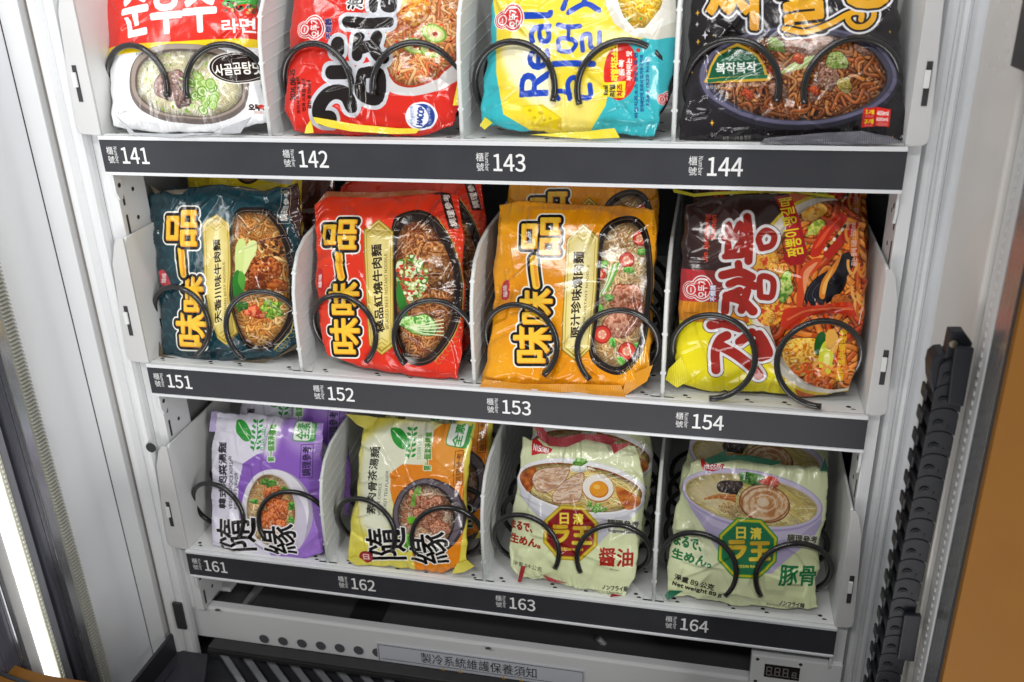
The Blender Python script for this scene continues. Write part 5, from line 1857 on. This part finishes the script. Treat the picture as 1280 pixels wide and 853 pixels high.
def p161(a):
    a.mottle(np.ones((a.h, a.w), np.float32), ['dedaec', 'e6e2f2', 'ece9f6'], 3)
    a.poly([(352, 420), (372, 330), (430, 290), (500, 268), (516, 180), (530, 100), (800, 100), (800, 800), (500, 780), (470, 690), (360, 560)], '9263c6', smooth=False)
    a.smudge([(540, 120), (700, 120), (700, 300), (560, 260)], 'b99ade', 0.8, 16)
    a.smudge([(560, 560), (700, 500), (700, 700), (580, 700)], 'a87ed2', 0.7, 18)
    a.smudge([(440, 260), (500, 150), (530, 150), (500, 300)], 'dfd6ee', 0.9, 10)
    a.ell(512, 528, 142, 178, 'b0a8bc', -6)
    a.ell(504, 520, 134, 172, 'ece8f0', -6)
    a.ell(560, 560, 70, 130, 'cfc8da', -6)
    a.ell(492, 518, 102, 152, 'cfc4b8', -4)
    m = a.mask_poly(a.ell_pts(490, 518, 97, 148, -4))
    a.mottle(m, ['b86a34', 'd8a066', 'e6c08a', 'c88450'], 9)
    a.noodles(m, 300, 8, 34, ['e8cc9c', 'dcb47c', 'd09a5c'], 1.2, 1.7, edge=0.6, hi=0.5)
    a.studio(m, 18, 0.65, 1.1)
    for cx, cy, rx, ry in [(500, 450, 40, 34), (520, 520, 44, 46), (480, 560, 36, 50), (530, 590, 30, 34), (500, 620, 34, 24)]:
        a.chunk(cx, cy, rx, ry, ['a8401a', 'd4703a', 'e89a62', 'b8501e'], a.rng.uniform(0, 90), 0.28, 7, '7a2c10', 5, m)
    for x, y in [(485, 410), (500, 405), (425, 480), (560, 440), (575, 500), (545, 435), (572, 560), (520, 640), (470, 400)]:
        a.chunk(x, y, 17, 14, ['2c6a24', '4f9034', '7ab04a'], 0, 0.35, 4, None, 1, m)
    leaf(a, 338, 152, 406, 232)
    sprig(a, 424, 148, 276)
    a.text('CLEAN LABEL', (448, 176, 464, 272), '4a9a5a', 0.4, rot=1)
    a.text('第一個潔淨標章', (480, 168, 506, 318), '4a9a3a', 0.5, [(3, 'eef2ea')], rot=1)
    a.poly(a.ell_pts(616, 198, 44, 42, 4, p=6), '3f9a44')
    a.poly(a.ell_pts(608, 197, 33, 38, 4, p=6), 'eef4ea')
    a.text('全素', (584, 166, 634, 230), '3f9a44', 0.8, rot=1)
    a.text('VEGETARIAN', (642, 168, 652, 230), 'eef4ea', 0.4, rot=1)
    a.line([(606, 252), (650, 252), (648, 388), (603, 386)], 1.8, '3a2a50', closed=True)
    a.text('調理參考', (611, 260, 642, 380), '2c2040', 0.5, rot=1)
    a.text('韓式泡菜湯麵', [(264, 514), (266, 242), (300, 244), (298, 514)], '2a2630', 1.2)
    a.text('VEGGIE CHOICE KOREAN', [(312, 514), (314, 298), (328, 298), (326, 514)], '3a3644', 0.4)
    a.text('KIMCHI FLAVOR', [(335, 514), (337, 366), (350, 366), (348, 514)], '3a3644', 0.4)
    for s, q in (('隨', [(260, 694), (250, 560), (430, 546), (426, 684)]), ('緣', [(458, 706), (446, 590), (586, 574), (592, 700)])):
        a.text(s, q, '15110f', 1.6, [(4.5, 'f4f2f6')])


def p162(a):
    a.mottle(np.ones((a.h, a.w), np.float32), ['dccf4c', 'e4d858', 'e8de6c'], 3)
    a.smudge([(180, 200), (300, 130), (470, 140), (440, 300), (310, 420), (300, 560), (170, 560), (160, 340)], 'e9ead0', 1.0, 16)
    a.poly([(294, 330), (340, 296), (430, 300), (456, 240), (462, 160), (500, 130), (600, 160), (596, 440), (590, 800), (380, 800), (378, 640), (310, 480), (292, 400)], 'ea8a1e')
    a.smudge([(470, 180), (560, 170), (570, 330), (480, 330)], 'f2a84a', 0.7, 16)
    a.poly([(586, 140), (660, 100), (660, 800), (540, 800), (566, 690), (584, 560)], 'e2d452')
    a.ell(447, 512, 146, 160, '3a3238', -4)
    a.ell(444, 508, 138, 152, '6a6068', -4)
    a.ell(438, 512, 116, 140, '2e2428', -4)
    m = a.mask_poly(a.ell_pts(436, 514, 110, 134, -4))
    a.mottle(m, ['7a4426', 'b07a56', 'c89a7a', '90583a'], 9)
    a.noodles(m, 280, 8, 40, ['d2ac8c', 'c4946c', 'a86a48', 'e0c4a8'], 1.2, 1.6, edge=0.5, hi=0.5)
    a.studio(m, 22, 0.5, 1.1)
    for cx, cy, rx, ry in [(420, 450, 60, 34), (470, 470, 50, 40), (440, 520, 60, 40), (490, 560, 40, 40)]:
        a.chunk(cx, cy, rx, ry, ['8a4a30', 'b87858', 'd0a088', '9a5a3c'], a.rng.uniform(0, 60), 0.3, 9, '5a2c1a', 5, m)
    for P in ([(376, 460), (392, 410), (408, 380), (404, 420), (392, 466)], [(408, 420), (412, 392), (422, 390), (418, 420)]):
        a.poly(P, '7fae4a', smooth=True, mask=m)
    a.ell(380, 524, 18, 16, '6fc02a')
    a.chunk(352, 620, 18, 40, ['3f8a24', '7ac040', 'a8d86a'], 10, 0.2, 4, '2c5a14', 2)
    a.chunk(405, 640, 34, 18, ['c8d8a0', 'e8eed0', '8ab85a'], 10, 0.2, 5, None, 2)
    leaf(a, 284, 152, 362, 232)
    sprig(a, 368, 148, 276)
    a.text('CLEAN LABEL', (398, 176, 412, 276), '4a9a5a', 0.4, rot=1)
    a.text('第一個潔淨標章', (426, 168, 456, 322), '4a8a2a', 0.5, [(3, 'f0f2dc')], rot=1)
    a.poly(a.ell_pts(566, 172, 47, 60, 12, p=6), '3f9a44')
    a.poly(a.ell_pts(558, 172, 36, 54, 12, p=6), 'eef4ea')
    a.text('全素', [(534, 224), (554, 128), (590, 134), (572, 228)], '3f9a44', 0.8)
    a.line([(552, 246), (582, 244), (576, 388), (545, 386)], 1.8, '4a3010', closed=True)
    a.text('調理參考', [(552, 380), (558, 254), (578, 254), (572, 380)], '3a2810', 0.4)
    a.text('素肉骨茶湯麵', [(190, 500), (208, 226), (246, 228), (228, 502)], '26241c', 0.5)
    a.text('VEGGIE CHOICE', [(238, 506), (244, 374), (256, 374), (250, 506)], '3a382c', 0.4)
    a.text('BAK KUT TEH FLAVOR', [(262, 506), (276, 322), (288, 322), (274, 506)], '3a382c', 0.4)
    for s, q in (('隨', [(190, 694), (180, 566), (352, 554), (352, 690)]), ('緣', [(374, 716), (362, 590), (518, 574), (528, 706)])):
        a.text(s, q, '15110f', 1.6, [(4.5, 'f4f4ee')])
    a.ell(180, 684, 30, 26, '8a2430')
    a.ell(180, 684, 24, 20, 'b03a44')
    a.text('日', (168, 672, 192, 696), 'e8d0c8', 1.0)


def ramen_common(a, ink, big, small, oct_in, oct_rim, octc, txt, r):
    cx, cy = octc
    O = octagon(cx, cy, r, r * 1.02, 3)
    C = np.array([cx, cy])
    for k, c in ((1.0, oct_rim[0]), (0.955, oct_rim[1]), (0.88, oct_rim[0]), (0.85, oct_in)):
        a.poly(C + (np.array(O) - C) * k, c)
    G1, G2 = 'f2dc4a', 'c9a018'
    a.text('日', (cx - 40, cy - 76, cx - 8, cy - 36), G1, 1.6)
    a.text('清', (cx + 10, cy - 74, cx + 48, cy - 34), G1, 1.6)
    a.text('ラ', (cx - 72, cy - 26, cx - 8, cy + 40), '7a5a08', 5)
    a.text('ラ', (cx - 72, cy - 28, cx - 8, cy + 38), G1, 4, grad=G2)
    a.text('王', (cx + 8, cy - 20, cx + 78, cy + 42), '7a5a08', 5)
    a.text('王', (cx + 8, cy - 22, cx + 78, cy + 40), G1, 4, grad=G2)
    a.text('NISSIN RAOH', (cx - 42, cy + 58, cx + 46, cy + 68), G1, 0.5)


def p163(a):
    a.mottle(np.ones((a.h, a.w), np.float32), ['d6deac', 'dde4b6', 'e3e9c0'], 3)
    body = [(136, 316), (150, 372), (196, 420), (250, 470), (300, 560), (420, 580), (500, 500), (580, 450), (628, 400), (634, 350)]
    a.poly(body, 'c2c2cc', smooth=False)
    a.poly([(136, 316), (160, 380), (250, 440), (420, 470), (560, 440), (634, 350)], 'd8d8e0')
    a.ell(384, 334, 254, 104, 'dcdce2', 9)
    a.ell(384, 330, 250, 98, 'f0f0f2', 9)
    a.ell(380, 334, 238, 86, '8f4a1a', 9)
    m = a.mask_poly(a.ell_pts(380, 336, 234, 83, 9))
    a.mottle(m, ['8c3a0c', 'c0661c', 'd88a34', 'a34c12'], 6)
    a.noodles(m, 200, 6, 120, ['ecd48a', 'f4e2a4', 'dfbf68'], 0.8, 0.8, ang=-14, spread=22, edge=0.6, hi=0.4)
    a.studio(m, 14, 0.55, 1.1)
    a.mottle(a.mask_poly([(146, 300), (176, 272), (210, 262), (200, 330), (176, 352)], True), ['8c3a0c', 'b85a18', 'd07a2c'], 4)
    a.mottle(a.mask_poly([(520, 330), (600, 372), (606, 404), (560, 420), (530, 380)], True), ['9c440e', 'c0661c', 'd8883a'], 4)
    for P in ([(198, 300), (226, 268), (300, 258), (340, 262), (318, 312), (262, 350), (216, 344)], [(276, 366), (300, 332), (344, 296), (392, 280), (392, 330), (376, 384), (320, 392), (284, 390)]):
        Q = smooth_closed(P)
        c = Q.mean(0)
        a.poly(c + (Q - c) * 1.04, '8a5030')
        mm = a.mask_poly(Q)
        a.mottle(mm, ['b88464', 'd8b08e', 'e8ccb0', 'c89a78'], 5)
        a.line(c + (Q - c) * 0.9, 4, 'ecd8c4', 0.7, closed=True)
        a.noodles(mm, 22, 3, 60, ['c89a7a', 'efdcc8'], 0.5, 0.7, ang=18, spread=25, edge=0.95, hi=0)
    a.ell(450, 336, 62, 52, 'b8784a', 10)
    a.ell(450, 333, 59, 50, 'f2ece2', 10)
    a.ell(454, 340, 36, 32, 'c9720e', 10)
    a.ell(453, 338, 33, 29, 'eb9a1c', 10)
    a.ell(446, 330, 13, 9, 'f6c052', 10)
    a.chunk(372, 262, 34, 18, ['e8e8e0', 'f6f6f2', 'd0d4c8'], 0, 0.2, 5, None, 2)
    a.chunk(378, 238, 27, 17, ['3a7a20', '62a036', '88bc50'], 0, 0.35, 6, None, 2)
    for x, y in [(420, 398), (436, 410), (452, 404), (444, 418), (470, 416)]:
        a.chunk(x, y, 14, 9, ['3c7a24', '74a848', 'a8cc74'], a.rng.uniform(0, 180), 0.25, 4, None, 1)
    ramen_common(a, 'a02418', '醤油', 'Shoyu', '8e1a1c', ('b8981c', 'dcc23a'), (346, 506), 0, 112)
    K = 'a02a1c'
    a.text('まるで、', [(112, 462), (200, 472), (198, 506), (110, 494)], K, 1.6)
    a.text('生めん。', [(112, 512), (232, 534), (228, 568), (108, 546)], K, 1.6)
    a.text('醤油', [(456, 562), (582, 574), (578, 642), (452, 630)], 'a8261a', 1.5)
    a.text('Shoyu', [(494, 642), (528, 648), (527, 658), (493, 652)], '3a3a30', 0.4)
    a.text('調理參考', [(486, 452), (604, 468), (602, 494), (484, 478)], '44443e', 0.5, [(2.5, 'eceee0')])
    a.text('Suggested Serving', [(488, 490), (600, 504), (599, 520), (487, 504)], '44443e', 0.5, [(2, 'eceee0')])
    a.text('ノンフライ麺', [(464, 708), (560, 722), (558, 744), (462, 730)], '3a3a30', 0.5)
    a.text('淨重 94 公克', [(120, 618), (236, 640), (234, 658), (118, 636)], '3a3a30', 0.4)
    a.text('Non-Fried Noodles', [(420, 728), (540, 744), (538, 754), (418, 738)], '3a3a30', 0.4)
    a.poly([(192, 156), (206, 150), (236, 178), (272, 192), (262, 208), (226, 208), (192, 216)], 'c8232a')
    a.text('NISSIN', [(200, 172), (258, 190), (256, 206), (198, 196)], 'f4ecea', 1.2)


def p164(a):
    a.mottle(np.ones((a.h, a.w), np.float32), ['d8e0ae', 'dfe6b8', 'e5ebc2'], 3)
    a.poly([(124, 262), (150, 330), (200, 400), (250, 480), (320, 560), (440, 560), (520, 490), (590, 440), (620, 390), (622, 340)], 'b9aed2')
    a.poly([(124, 262), (150, 320), (230, 390), (380, 440), (520, 440), (620, 370)], 'cfc5e2')
    a.ell(372, 300, 256, 102, 'b4a8d0', 10)
    a.ell(371, 297, 251, 96, 'd6cdea', 10)
    a.ell(368, 300, 240, 84, 'c8b27e', 10)
    m = a.mask_poly(a.ell_pts(368, 302, 236, 81, 10))
    a.mottle(m, ['d8c490', 'e6d6a8', 'eee0b8', 'dccb98'], 5)
    a.noodles(m, 150, 6, 110, ['ecd784', 'f2e29c', 'dcc064'], 0.8, 0.8, ang=-20, spread=24, edge=0.72, hi=0.4, alpha=0.9)
    a.studio(m, 14, 0.86)
    a.smudge([(150, 270), (220, 230), (300, 240), (260, 340), (190, 310)], 'e6d6ac', 0.8, 12)
    a.chunk(296, 252, 44, 27, ['1c1412', '3a2c28', '5a4a44'], 0, 0.22, 6, None, 6)
    a.chunk(372, 226, 50, 22, ['24561e', '4a8434', '6ea04c'], 5, 0.3, 8, None, 2)
    a.chunk(432, 240, 42, 20, ['b83a2c', 'd8604c', 'e88a74'], 8, 0.32, 8, None, 2)
    for i in range(9):
        a.line([(200 + i * 7, 298 - i), (250 + i * 6, 284 + i * 2), (312, 282 + i * 3)], 7, ['c87a34', 'e0a05a', 'b8662a'][i % 3], smooth=True, mask=m)
    a.chunk(300, 330, 50, 24, ['b89a66', 'd8c08c', 'a8864e'], 12, 0.2, 16, None, 0, m)
    a.scatter(a.mask_poly(a.ell_pts(300, 330, 50, 24, 12)), 90, 3, 5, ['e8d4a4', 'c8a870', 'a07c44'], 0.6)
    Q = a.ell_pts(414, 312, 92, 66, 12)
    a.poly(Q, '7a4420')
    mm = a.mask_poly(a.ell_pts(414, 311, 88, 62, 12))
    a.mottle(mm, ['b8753c', 'd8a878', 'ecd0ac', 'cc9058'], 6)
    for k in range(5):
        t = np.linspace(0, 5.4, 26)
        rr = 1 - 0.17 * k - 0.02 * t
        P = np.stack([414 + 86 * rr * np.cos(t + k * 1.3), 311 + 63 * rr * np.sin(t + k * 1.3)], 1)
        a.line(P, 5, ['8a4e26', 'efdcc4', 'b87a48', 'f2e4d0', 'c48a58'][k], 0.7, mm, smooth=True)
    a.ell(408, 306, 22, 15, 'e8cfae', 12)
    ramen_common(a, '1a7a48', '豚骨', 'Tonkotsu', '0f7446', ('3f9a3a', 'd2c81e'), (354, 470), 0, 114)
    K = '2a7a44'
    a.text('まるで、', [(96, 424), (192, 440), (188, 478), (92, 462)], K, 1.6)
    a.text('生めん。', [(88, 474), (228, 500), (222, 536), (84, 508)], K, 1.6)
    a.text('豚骨', [(472, 532), (602, 540), (596, 612), (464, 604)], '1f7a46', 1.4)
    a.text('Tonkotsu', [(504, 598), (552, 604), (551, 614), (503, 608)], '3a3a30', 0.4)
    a.text('調理參考', [(496, 418), (606, 434), (604, 460), (494, 444)], '44443e', 0.5, [(2.5, 'eceee0')])
    a.text('Suggested Serving', [(500, 450), (604, 464), (603, 476), (499, 462)], '44443e', 0.5, [(2, 'eceee0')])
    a.text('淨重 89 公克', [(96, 566), (238, 602), (232, 624), (92, 588)], '2c2c26', 0.5)
    a.text('Net weight 89 g', [(88, 596), (264, 634), (260, 654), (84, 614)], '2c2c26', 0.9)
    a.text('ノンフライ麺', [(470, 664), (560, 678), (558, 696), (468, 682)], '3a3a30', 0.5)
    a.text('Non-Fried Noodles', [(424, 672), (520, 688), (519, 697), (423, 682)], '3a3a30', 0.4)
    a.poly([(186, 160), (198, 150), (206, 176), (272, 176), (266, 192), (230, 202), (192, 196)], 'cc2630')
    a.text('NISSIN', [(200, 180), (264, 180), (258, 196), (200, 194)], 'f4ecea', 1.2)


C4 = {141: (120, 0, 3.554), 142: (340, 0, 3.554), 143: (580, 0, 3.554), 144: (830, 0, 3.411),
      151: (140, 210, 2.942), 152: (370, 210, 2.842), 153: (580, 220, 2.752), 154: (820, 220, 2.51),
      161: (190, 480, 3.28), 162: (400, 490, 3.283), 163: (600, 500, 3.046), 164: (810, 520, 2.843)}

make_pack(141, C4[141], dict(l=[(28, -190), (44, 0), (58, 200), (66, 420), (78, 560)], r=[(716, -190), (722, 0), (735, 200), (752, 400), (768, 540)],
          t=[(28, -190), (380, -200), (716, -190)], b=[(78, 560), (220, 584), (420, 590), (620, 584), (768, 540)]), p141,
          'red and white noodle pack with beef soup bowl and yellow band, in slot 141', 'e8e8ea', lean=9, creases=26,
          flaps=[([(78, 505), (170, 590), (350, 596), (520, 590), (690, 520), (640, 592), (350, 612), (150, 598)], (0.42, 0.43, 0.45), 0.012)])
make_pack(142, C4[142], dict(l=[(110, -190), (95, 0), (80, 200), (66, 400), (58, 490), (95, 580)], r=[(846, -190), (838, 0), (836, 200), (842, 350), (834, 470), (800, 560)],
          t=[(110, -190), (480, -205), (846, -190)], b=[(95, 580), (250, 596), (450, 606), (650, 606), (800, 560)]), p142,
          'red noodle pack with black upright Korean letters and a round blue seal, in slot 142', 'd22a1e', lean=9,
          flaps=[([(180, 520), (290, 540), (400, 556), (560, 570), (660, 574), (640, 594), (500, 594), (350, 584), (250, 566), (194, 546)], (0.80, 0.62, 0.02), 0.0135),
                 ([(142, 592), (148, 560), (172, 532), (184, 590)], (0.80, 0.62, 0.02), 0.012),
                 ([(806, 470), (830, 340), (834, 400), (812, 440), (832, 470)], (0.80, 0.62, 0.02), 0.010)])
make_pack(143, C4[143], dict(l=[(140, -190), (130, 0), (112, 200), (96, 350), (78, 480), (90, 560)], r=[(962, -190), (946, 0), (942, 200), (910, 400), (880, 540), (845, 606)],
          t=[(140, -190), (550, -205), (962, -190)], b=[(90, 560), (250, 582), (420, 596), (640, 592), (845, 606)]), p143,
          'yellow and turquoise noodle pack with blue lettering and cheese, in slot 143', '38b4be', lean=9,
          flaps=[([(296, 600), (420, 592), (560, 582), (668, 570), (692, 612), (560, 618), (420, 610)], (0.80, 0.68, 0.03), 0.014),
                 ([(68, 556), (92, 520), (126, 546), (90, 576)], (0.80, 0.68, 0.03), 0.004)])
make_pack(144, C4[144], dict(l=[(130, -190), (116, 0), (106, 200), (94, 420), (62, 520), (66, 600)], r=[(1008, -190), (1000, 0), (1006, 200), (1026, 420), (1036, 600)],
          t=[(130, -190), (560, -205), (1008, -190)], b=[(66, 600), (250, 606), (500, 600), (760, 604), (1036, 600)]), p144,
          'black noodle pack with gold lettering and a green cloche badge, in slot 144', '1c191b', lean=9, creases=34,
          flaps=[([(410, 612), (430, 590), (640, 570), (840, 560), (960, 580), (1030, 610), (800, 618)], (0.10, 0.10, 0.12), 0.012)])
make_pack(151, C4[151], dict(l=[(136, 92), (152, 250), (178, 440), (180, 600), (192, 686)], r=[(684, 56), (698, 200), (690, 400), (690, 540), (692, 640)],
          t=[(136, 92), (240, 74), (420, 66), (560, 82), (684, 56)], b=[(192, 686), (300, 706), (450, 712), (600, 694), (692, 640)]), p151,
          'dark teal beef noodle pack with orange lettering, in slot 151', '1c4650', lean=11, seals='lr',
          flaps=[([(136, 60), (170, 86), (300, 76), (470, 70), (600, 92), (650, 80), (690, 40), (640, 96), (470, 84), (300, 92), (160, 104)], (0.10, 0.08, 0.05), 0.002),
                 ([(134, 640), (168, 636), (190, 690), (280, 706), (420, 716), (600, 700), (690, 640), (680, 664), (560, 716), (400, 726), (250, 716), (140, 690)], (0.10, 0.075, 0.04), 0.003)])
make_pack(152, C4[152], dict(l=[(66, 130), (74, 300), (78, 480), (92, 620), (112, 664)], r=[(578, 96), (592, 250), (600, 450), (594, 640), (578, 752)],
          t=[(66, 130), (110, 92), (280, 98), (440, 88), (578, 96)], b=[(112, 664), (210, 702), (340, 730), (470, 748), (578, 752)]), p152,
          'bright red braised beef noodle pack with gold banner, in front of slot 152', 'dd321c', lean=11, seals='lr', creases=34,
          flaps=[([(70, 126), (112, 84), (300, 88), (440, 78), (510, 84), (440, 94), (290, 106), (120, 102)], (0.30, 0.09, 0.03), 0.004)])
make_pack(153, C4[153], dict(l=[(122, 100), (106, 300), (98, 500), (78, 630), (58, 724)], r=[(656, 118), (660, 250), (646, 420), (642, 580), (640, 690)],
          t=[(122, 100), (190, 84), (390, 94), (540, 104), (656, 118)], b=[(58, 724), (200, 736), (380, 740), (540, 742), (640, 690)]), p153,
          'orange pork noodle pack with pale gold banner, in front of slot 153', 'e6930c', lean=11,
          flaps=[([(52, 730), (70, 700), (200, 716), (380, 716), (540, 720), (556, 764), (380, 744), (200, 746)], (0.68, 0.27, 0.008), 0.008),
                 ([(540, 764), (560, 690), (650, 650), (630, 706)], (0.70, 0.29, 0.01), 0.006)])
make_pack(154, C4[154], dict(l=[(92, 92), (82, 250), (72, 400), (66, 520), (62, 600), (70, 650)], r=[(656, 136), (662, 300), (654, 450), (636, 580), (604, 676)],
          t=[(92, 92), (170, 66), (300, 58), (430, 54), (560, 70), (656, 136)], b=[(70, 650), (150, 668), (300, 678), (450, 690), (604, 676)]), p154,
          'brown and yellow seafood noodle pack with crab claw, front of slot 154', 'd8641c', lean=11, creases=40, amp=0.0013,
          flaps=[([(52, 40), (120, 56), (190, 50), (320, 46), (440, 48), (560, 62), (560, 70), (440, 56), (320, 54), (190, 60), (120, 66), (56, 52)], (0.42, 0.37, 0.012), 0.001), ([(30, 640), (40, 606), (78, 566), (112, 640), (66, 664)], (0.80, 0.70, 0.015), 0.005)])
make_pack(161, C4[161], dict(l=[(262, 118), (250, 230), (242, 450), (246, 660)], r=[(704, 160), (696, 300), (700, 450), (714, 600), (702, 690)],
          t=[(262, 118), (400, 118), (550, 142), (704, 160)], b=[(246, 660), (350, 690), (500, 710), (620, 716), (702, 690)]), p161,
          'lavender and purple noodle pack with a white bowl, in front of slot 161', 'dcd6ec', lean=10, seals='lr', creases=24,
          flaps=[([(234, 196), (240, 116), (268, 112), (264, 196)], (0.50, 0.42, 0.68), 0.000)])
make_pack(162, C4[162], dict(l=[(182, 136), (166, 230), (150, 400), (126, 560), (114, 690)], r=[(632, 128), (622, 220), (608, 380), (606, 560), (606, 706)],
          t=[(182, 136), (250, 102), (400, 120), (520, 124), (632, 128)], b=[(114, 690), (190, 708), (350, 724), (500, 738), (606, 706)]), p162,
          'yellow and orange noodle pack with a dark bowl, in front of slot 162', 'e2d656', lean=10, creases=32,
          flaps=[([(104, 92), (190, 98), (240, 106), (196, 158), (150, 134)], (0.66, 0.58, 0.08), 0.003), ([(560, 124), (644, 98), (628, 190)], (0.66, 0.58, 0.08), 0.002),
                 ([(112, 690), (150, 672), (200, 712), (150, 712)], (0.66, 0.58, 0.08), 0.006), ([(540, 748), (560, 706), (606, 690), (634, 716), (590, 740)], (0.66, 0.58, 0.08), 0.006)])
make_pack(163, C4[163], dict(l=[(162, 140), (146, 250), (126, 400), (112, 560), (118, 630), (150, 680)], r=[(590, 176), (630, 290), (626, 420), (610, 560), (585, 680), (552, 748)],
          t=[(162, 140), (230, 152), (300, 172), (400, 140), (500, 160), (590, 176)], b=[(150, 680), (250, 682), (350, 712), (450, 740), (552, 748)]), p163,
          'pale green noodle pack with soy ramen, egg and red octagon, in front of slot 163', 'dadeb0', lean=10, creases=28, rough=0.22,
          flaps=[([(256, 140), (300, 146), (380, 130), (470, 134), (524, 150), (500, 172), (400, 150), (330, 180), (262, 176)], (0.33, 0.022, 0.028), 0.006),
                 ([(496, 168), (578, 166), (510, 204)], (0.40, 0.03, 0.035), 0.013), ([(196, 80), (228, 92), (262, 140), (262, 172), (226, 150)], (0.33, 0.022, 0.028), 0.003),
                 ([(142, 694), (160, 620), (176, 630), (156, 696)], (0.33, 0.022, 0.028), 0.004), ([(240, 668), (330, 700), (260, 690)], (0.33, 0.022, 0.028), 0.006), ([(494, 752), (500, 738), (540, 744)], (0.33, 0.022, 0.028), 0.008)])
make_pack(164, C4[164], dict(l=[(152, 168), (112, 280), (92, 370), (78, 480), (66, 600), (68, 640)], r=[(634, 188), (640, 300), (612, 430), (602, 550), (592, 620), (606, 680)],
          t=[(152, 168), (200, 152), (320, 150), (440, 166), (560, 188), (634, 188)], b=[(68, 640), (160, 644), (300, 670), (450, 688), (606, 680)]), p164,
          'pale green noodle pack with pork ramen and green octagon, in front of slot 164', 'dde0b2', lean=10, creases=30, rough=0.22,
          flaps=[([(196, 158), (280, 122), (274, 140), (360, 140), (480, 164), (440, 176), (320, 156), (220, 172)], (0.010, 0.13, 0.065), 0.005),
                 ([(612, 196), (630, 150), (640, 196)], (0.010, 0.13, 0.065), 0.003), ([(58, 640), (76, 622), (124, 622), (70, 656)], (0.010, 0.13, 0.065), 0.006)])

# ------------------------------------------------------------------ the packs waiting behind
def p251(a):
    a.poly([(-50, -50), (540, -50), (540, 900), (-50, 900)], 'd8c01c')
    a.poly([(440, -50), (560, 60), (620, 900), (900, 900), (900, -50)], '4a2a20')
    a.poly([(420, 60), (560, 80), (520, 140), (400, 120)], 'b8b4b0')
    a.ell(360, 96, 44, 40, '3a2a22')
    a.ell(360, 96, 34, 30, '7a5a3a')


make_pack(251, C4[151], dict(l=[(140, 84), (152, 250), (178, 440), (180, 600), (192, 686)], r=[(700, 56), (702, 200), (690, 400), (690, 540), (692, 640)],
          t=[(140, 84), (240, 74), (420, 66), (560, 66), (700, 56)], b=[(192, 686), (300, 706), (450, 712), (600, 694), (692, 640)]), p251,
          'yellow and brown noodle pack standing behind the dark teal one', 'c8a81c', lean=9)
r = PACKS[251][0]
r.matrix_world = Matrix.Translation((0.016, 0.046, 0.010)) @ r.matrix_world

B2 = [(152, 0.046, 0.006, 0.010, 2, 'red noodle pack standing behind the front red pack of slot 152'),
      (153, 0.046, 0.013, -0.001, -1, 'orange noodle pack standing behind the front orange pack of slot 153'),
      (154, 0.047, 0.016, 0.006, 1, 'brown and yellow noodle pack behind the crab claw pack of slot 154'),
      (161, 0.046, 0.020, 0.014, 1, 'lavender noodle pack standing behind the front lavender pack of slot 161'),
      (162, 0.046, 0.014, 0.014, 2, 'yellow noodle pack standing behind the front yellow pack of slot 162'),
      (163, 0.046, 0.014, 0.004, -1, 'pale green noodle pack behind the red octagon pack of slot 163'),
      (164, 0.046, 0.020, 0.004, 1, 'pale green noodle pack behind the green octagon pack of slot 164')]
for s, dy, dz, dx, rz, lb in B2:
    copy_pack(PACKS[s][0], dy, dz, dx, rz, lb, 'noodle packs')

bench_curve = _bench['o'].data
bpy.data.objects.remove(_bench['o'])
bpy.data.curves.remove(bench_curve)
bpy.data.scenes.remove(LETTERS)
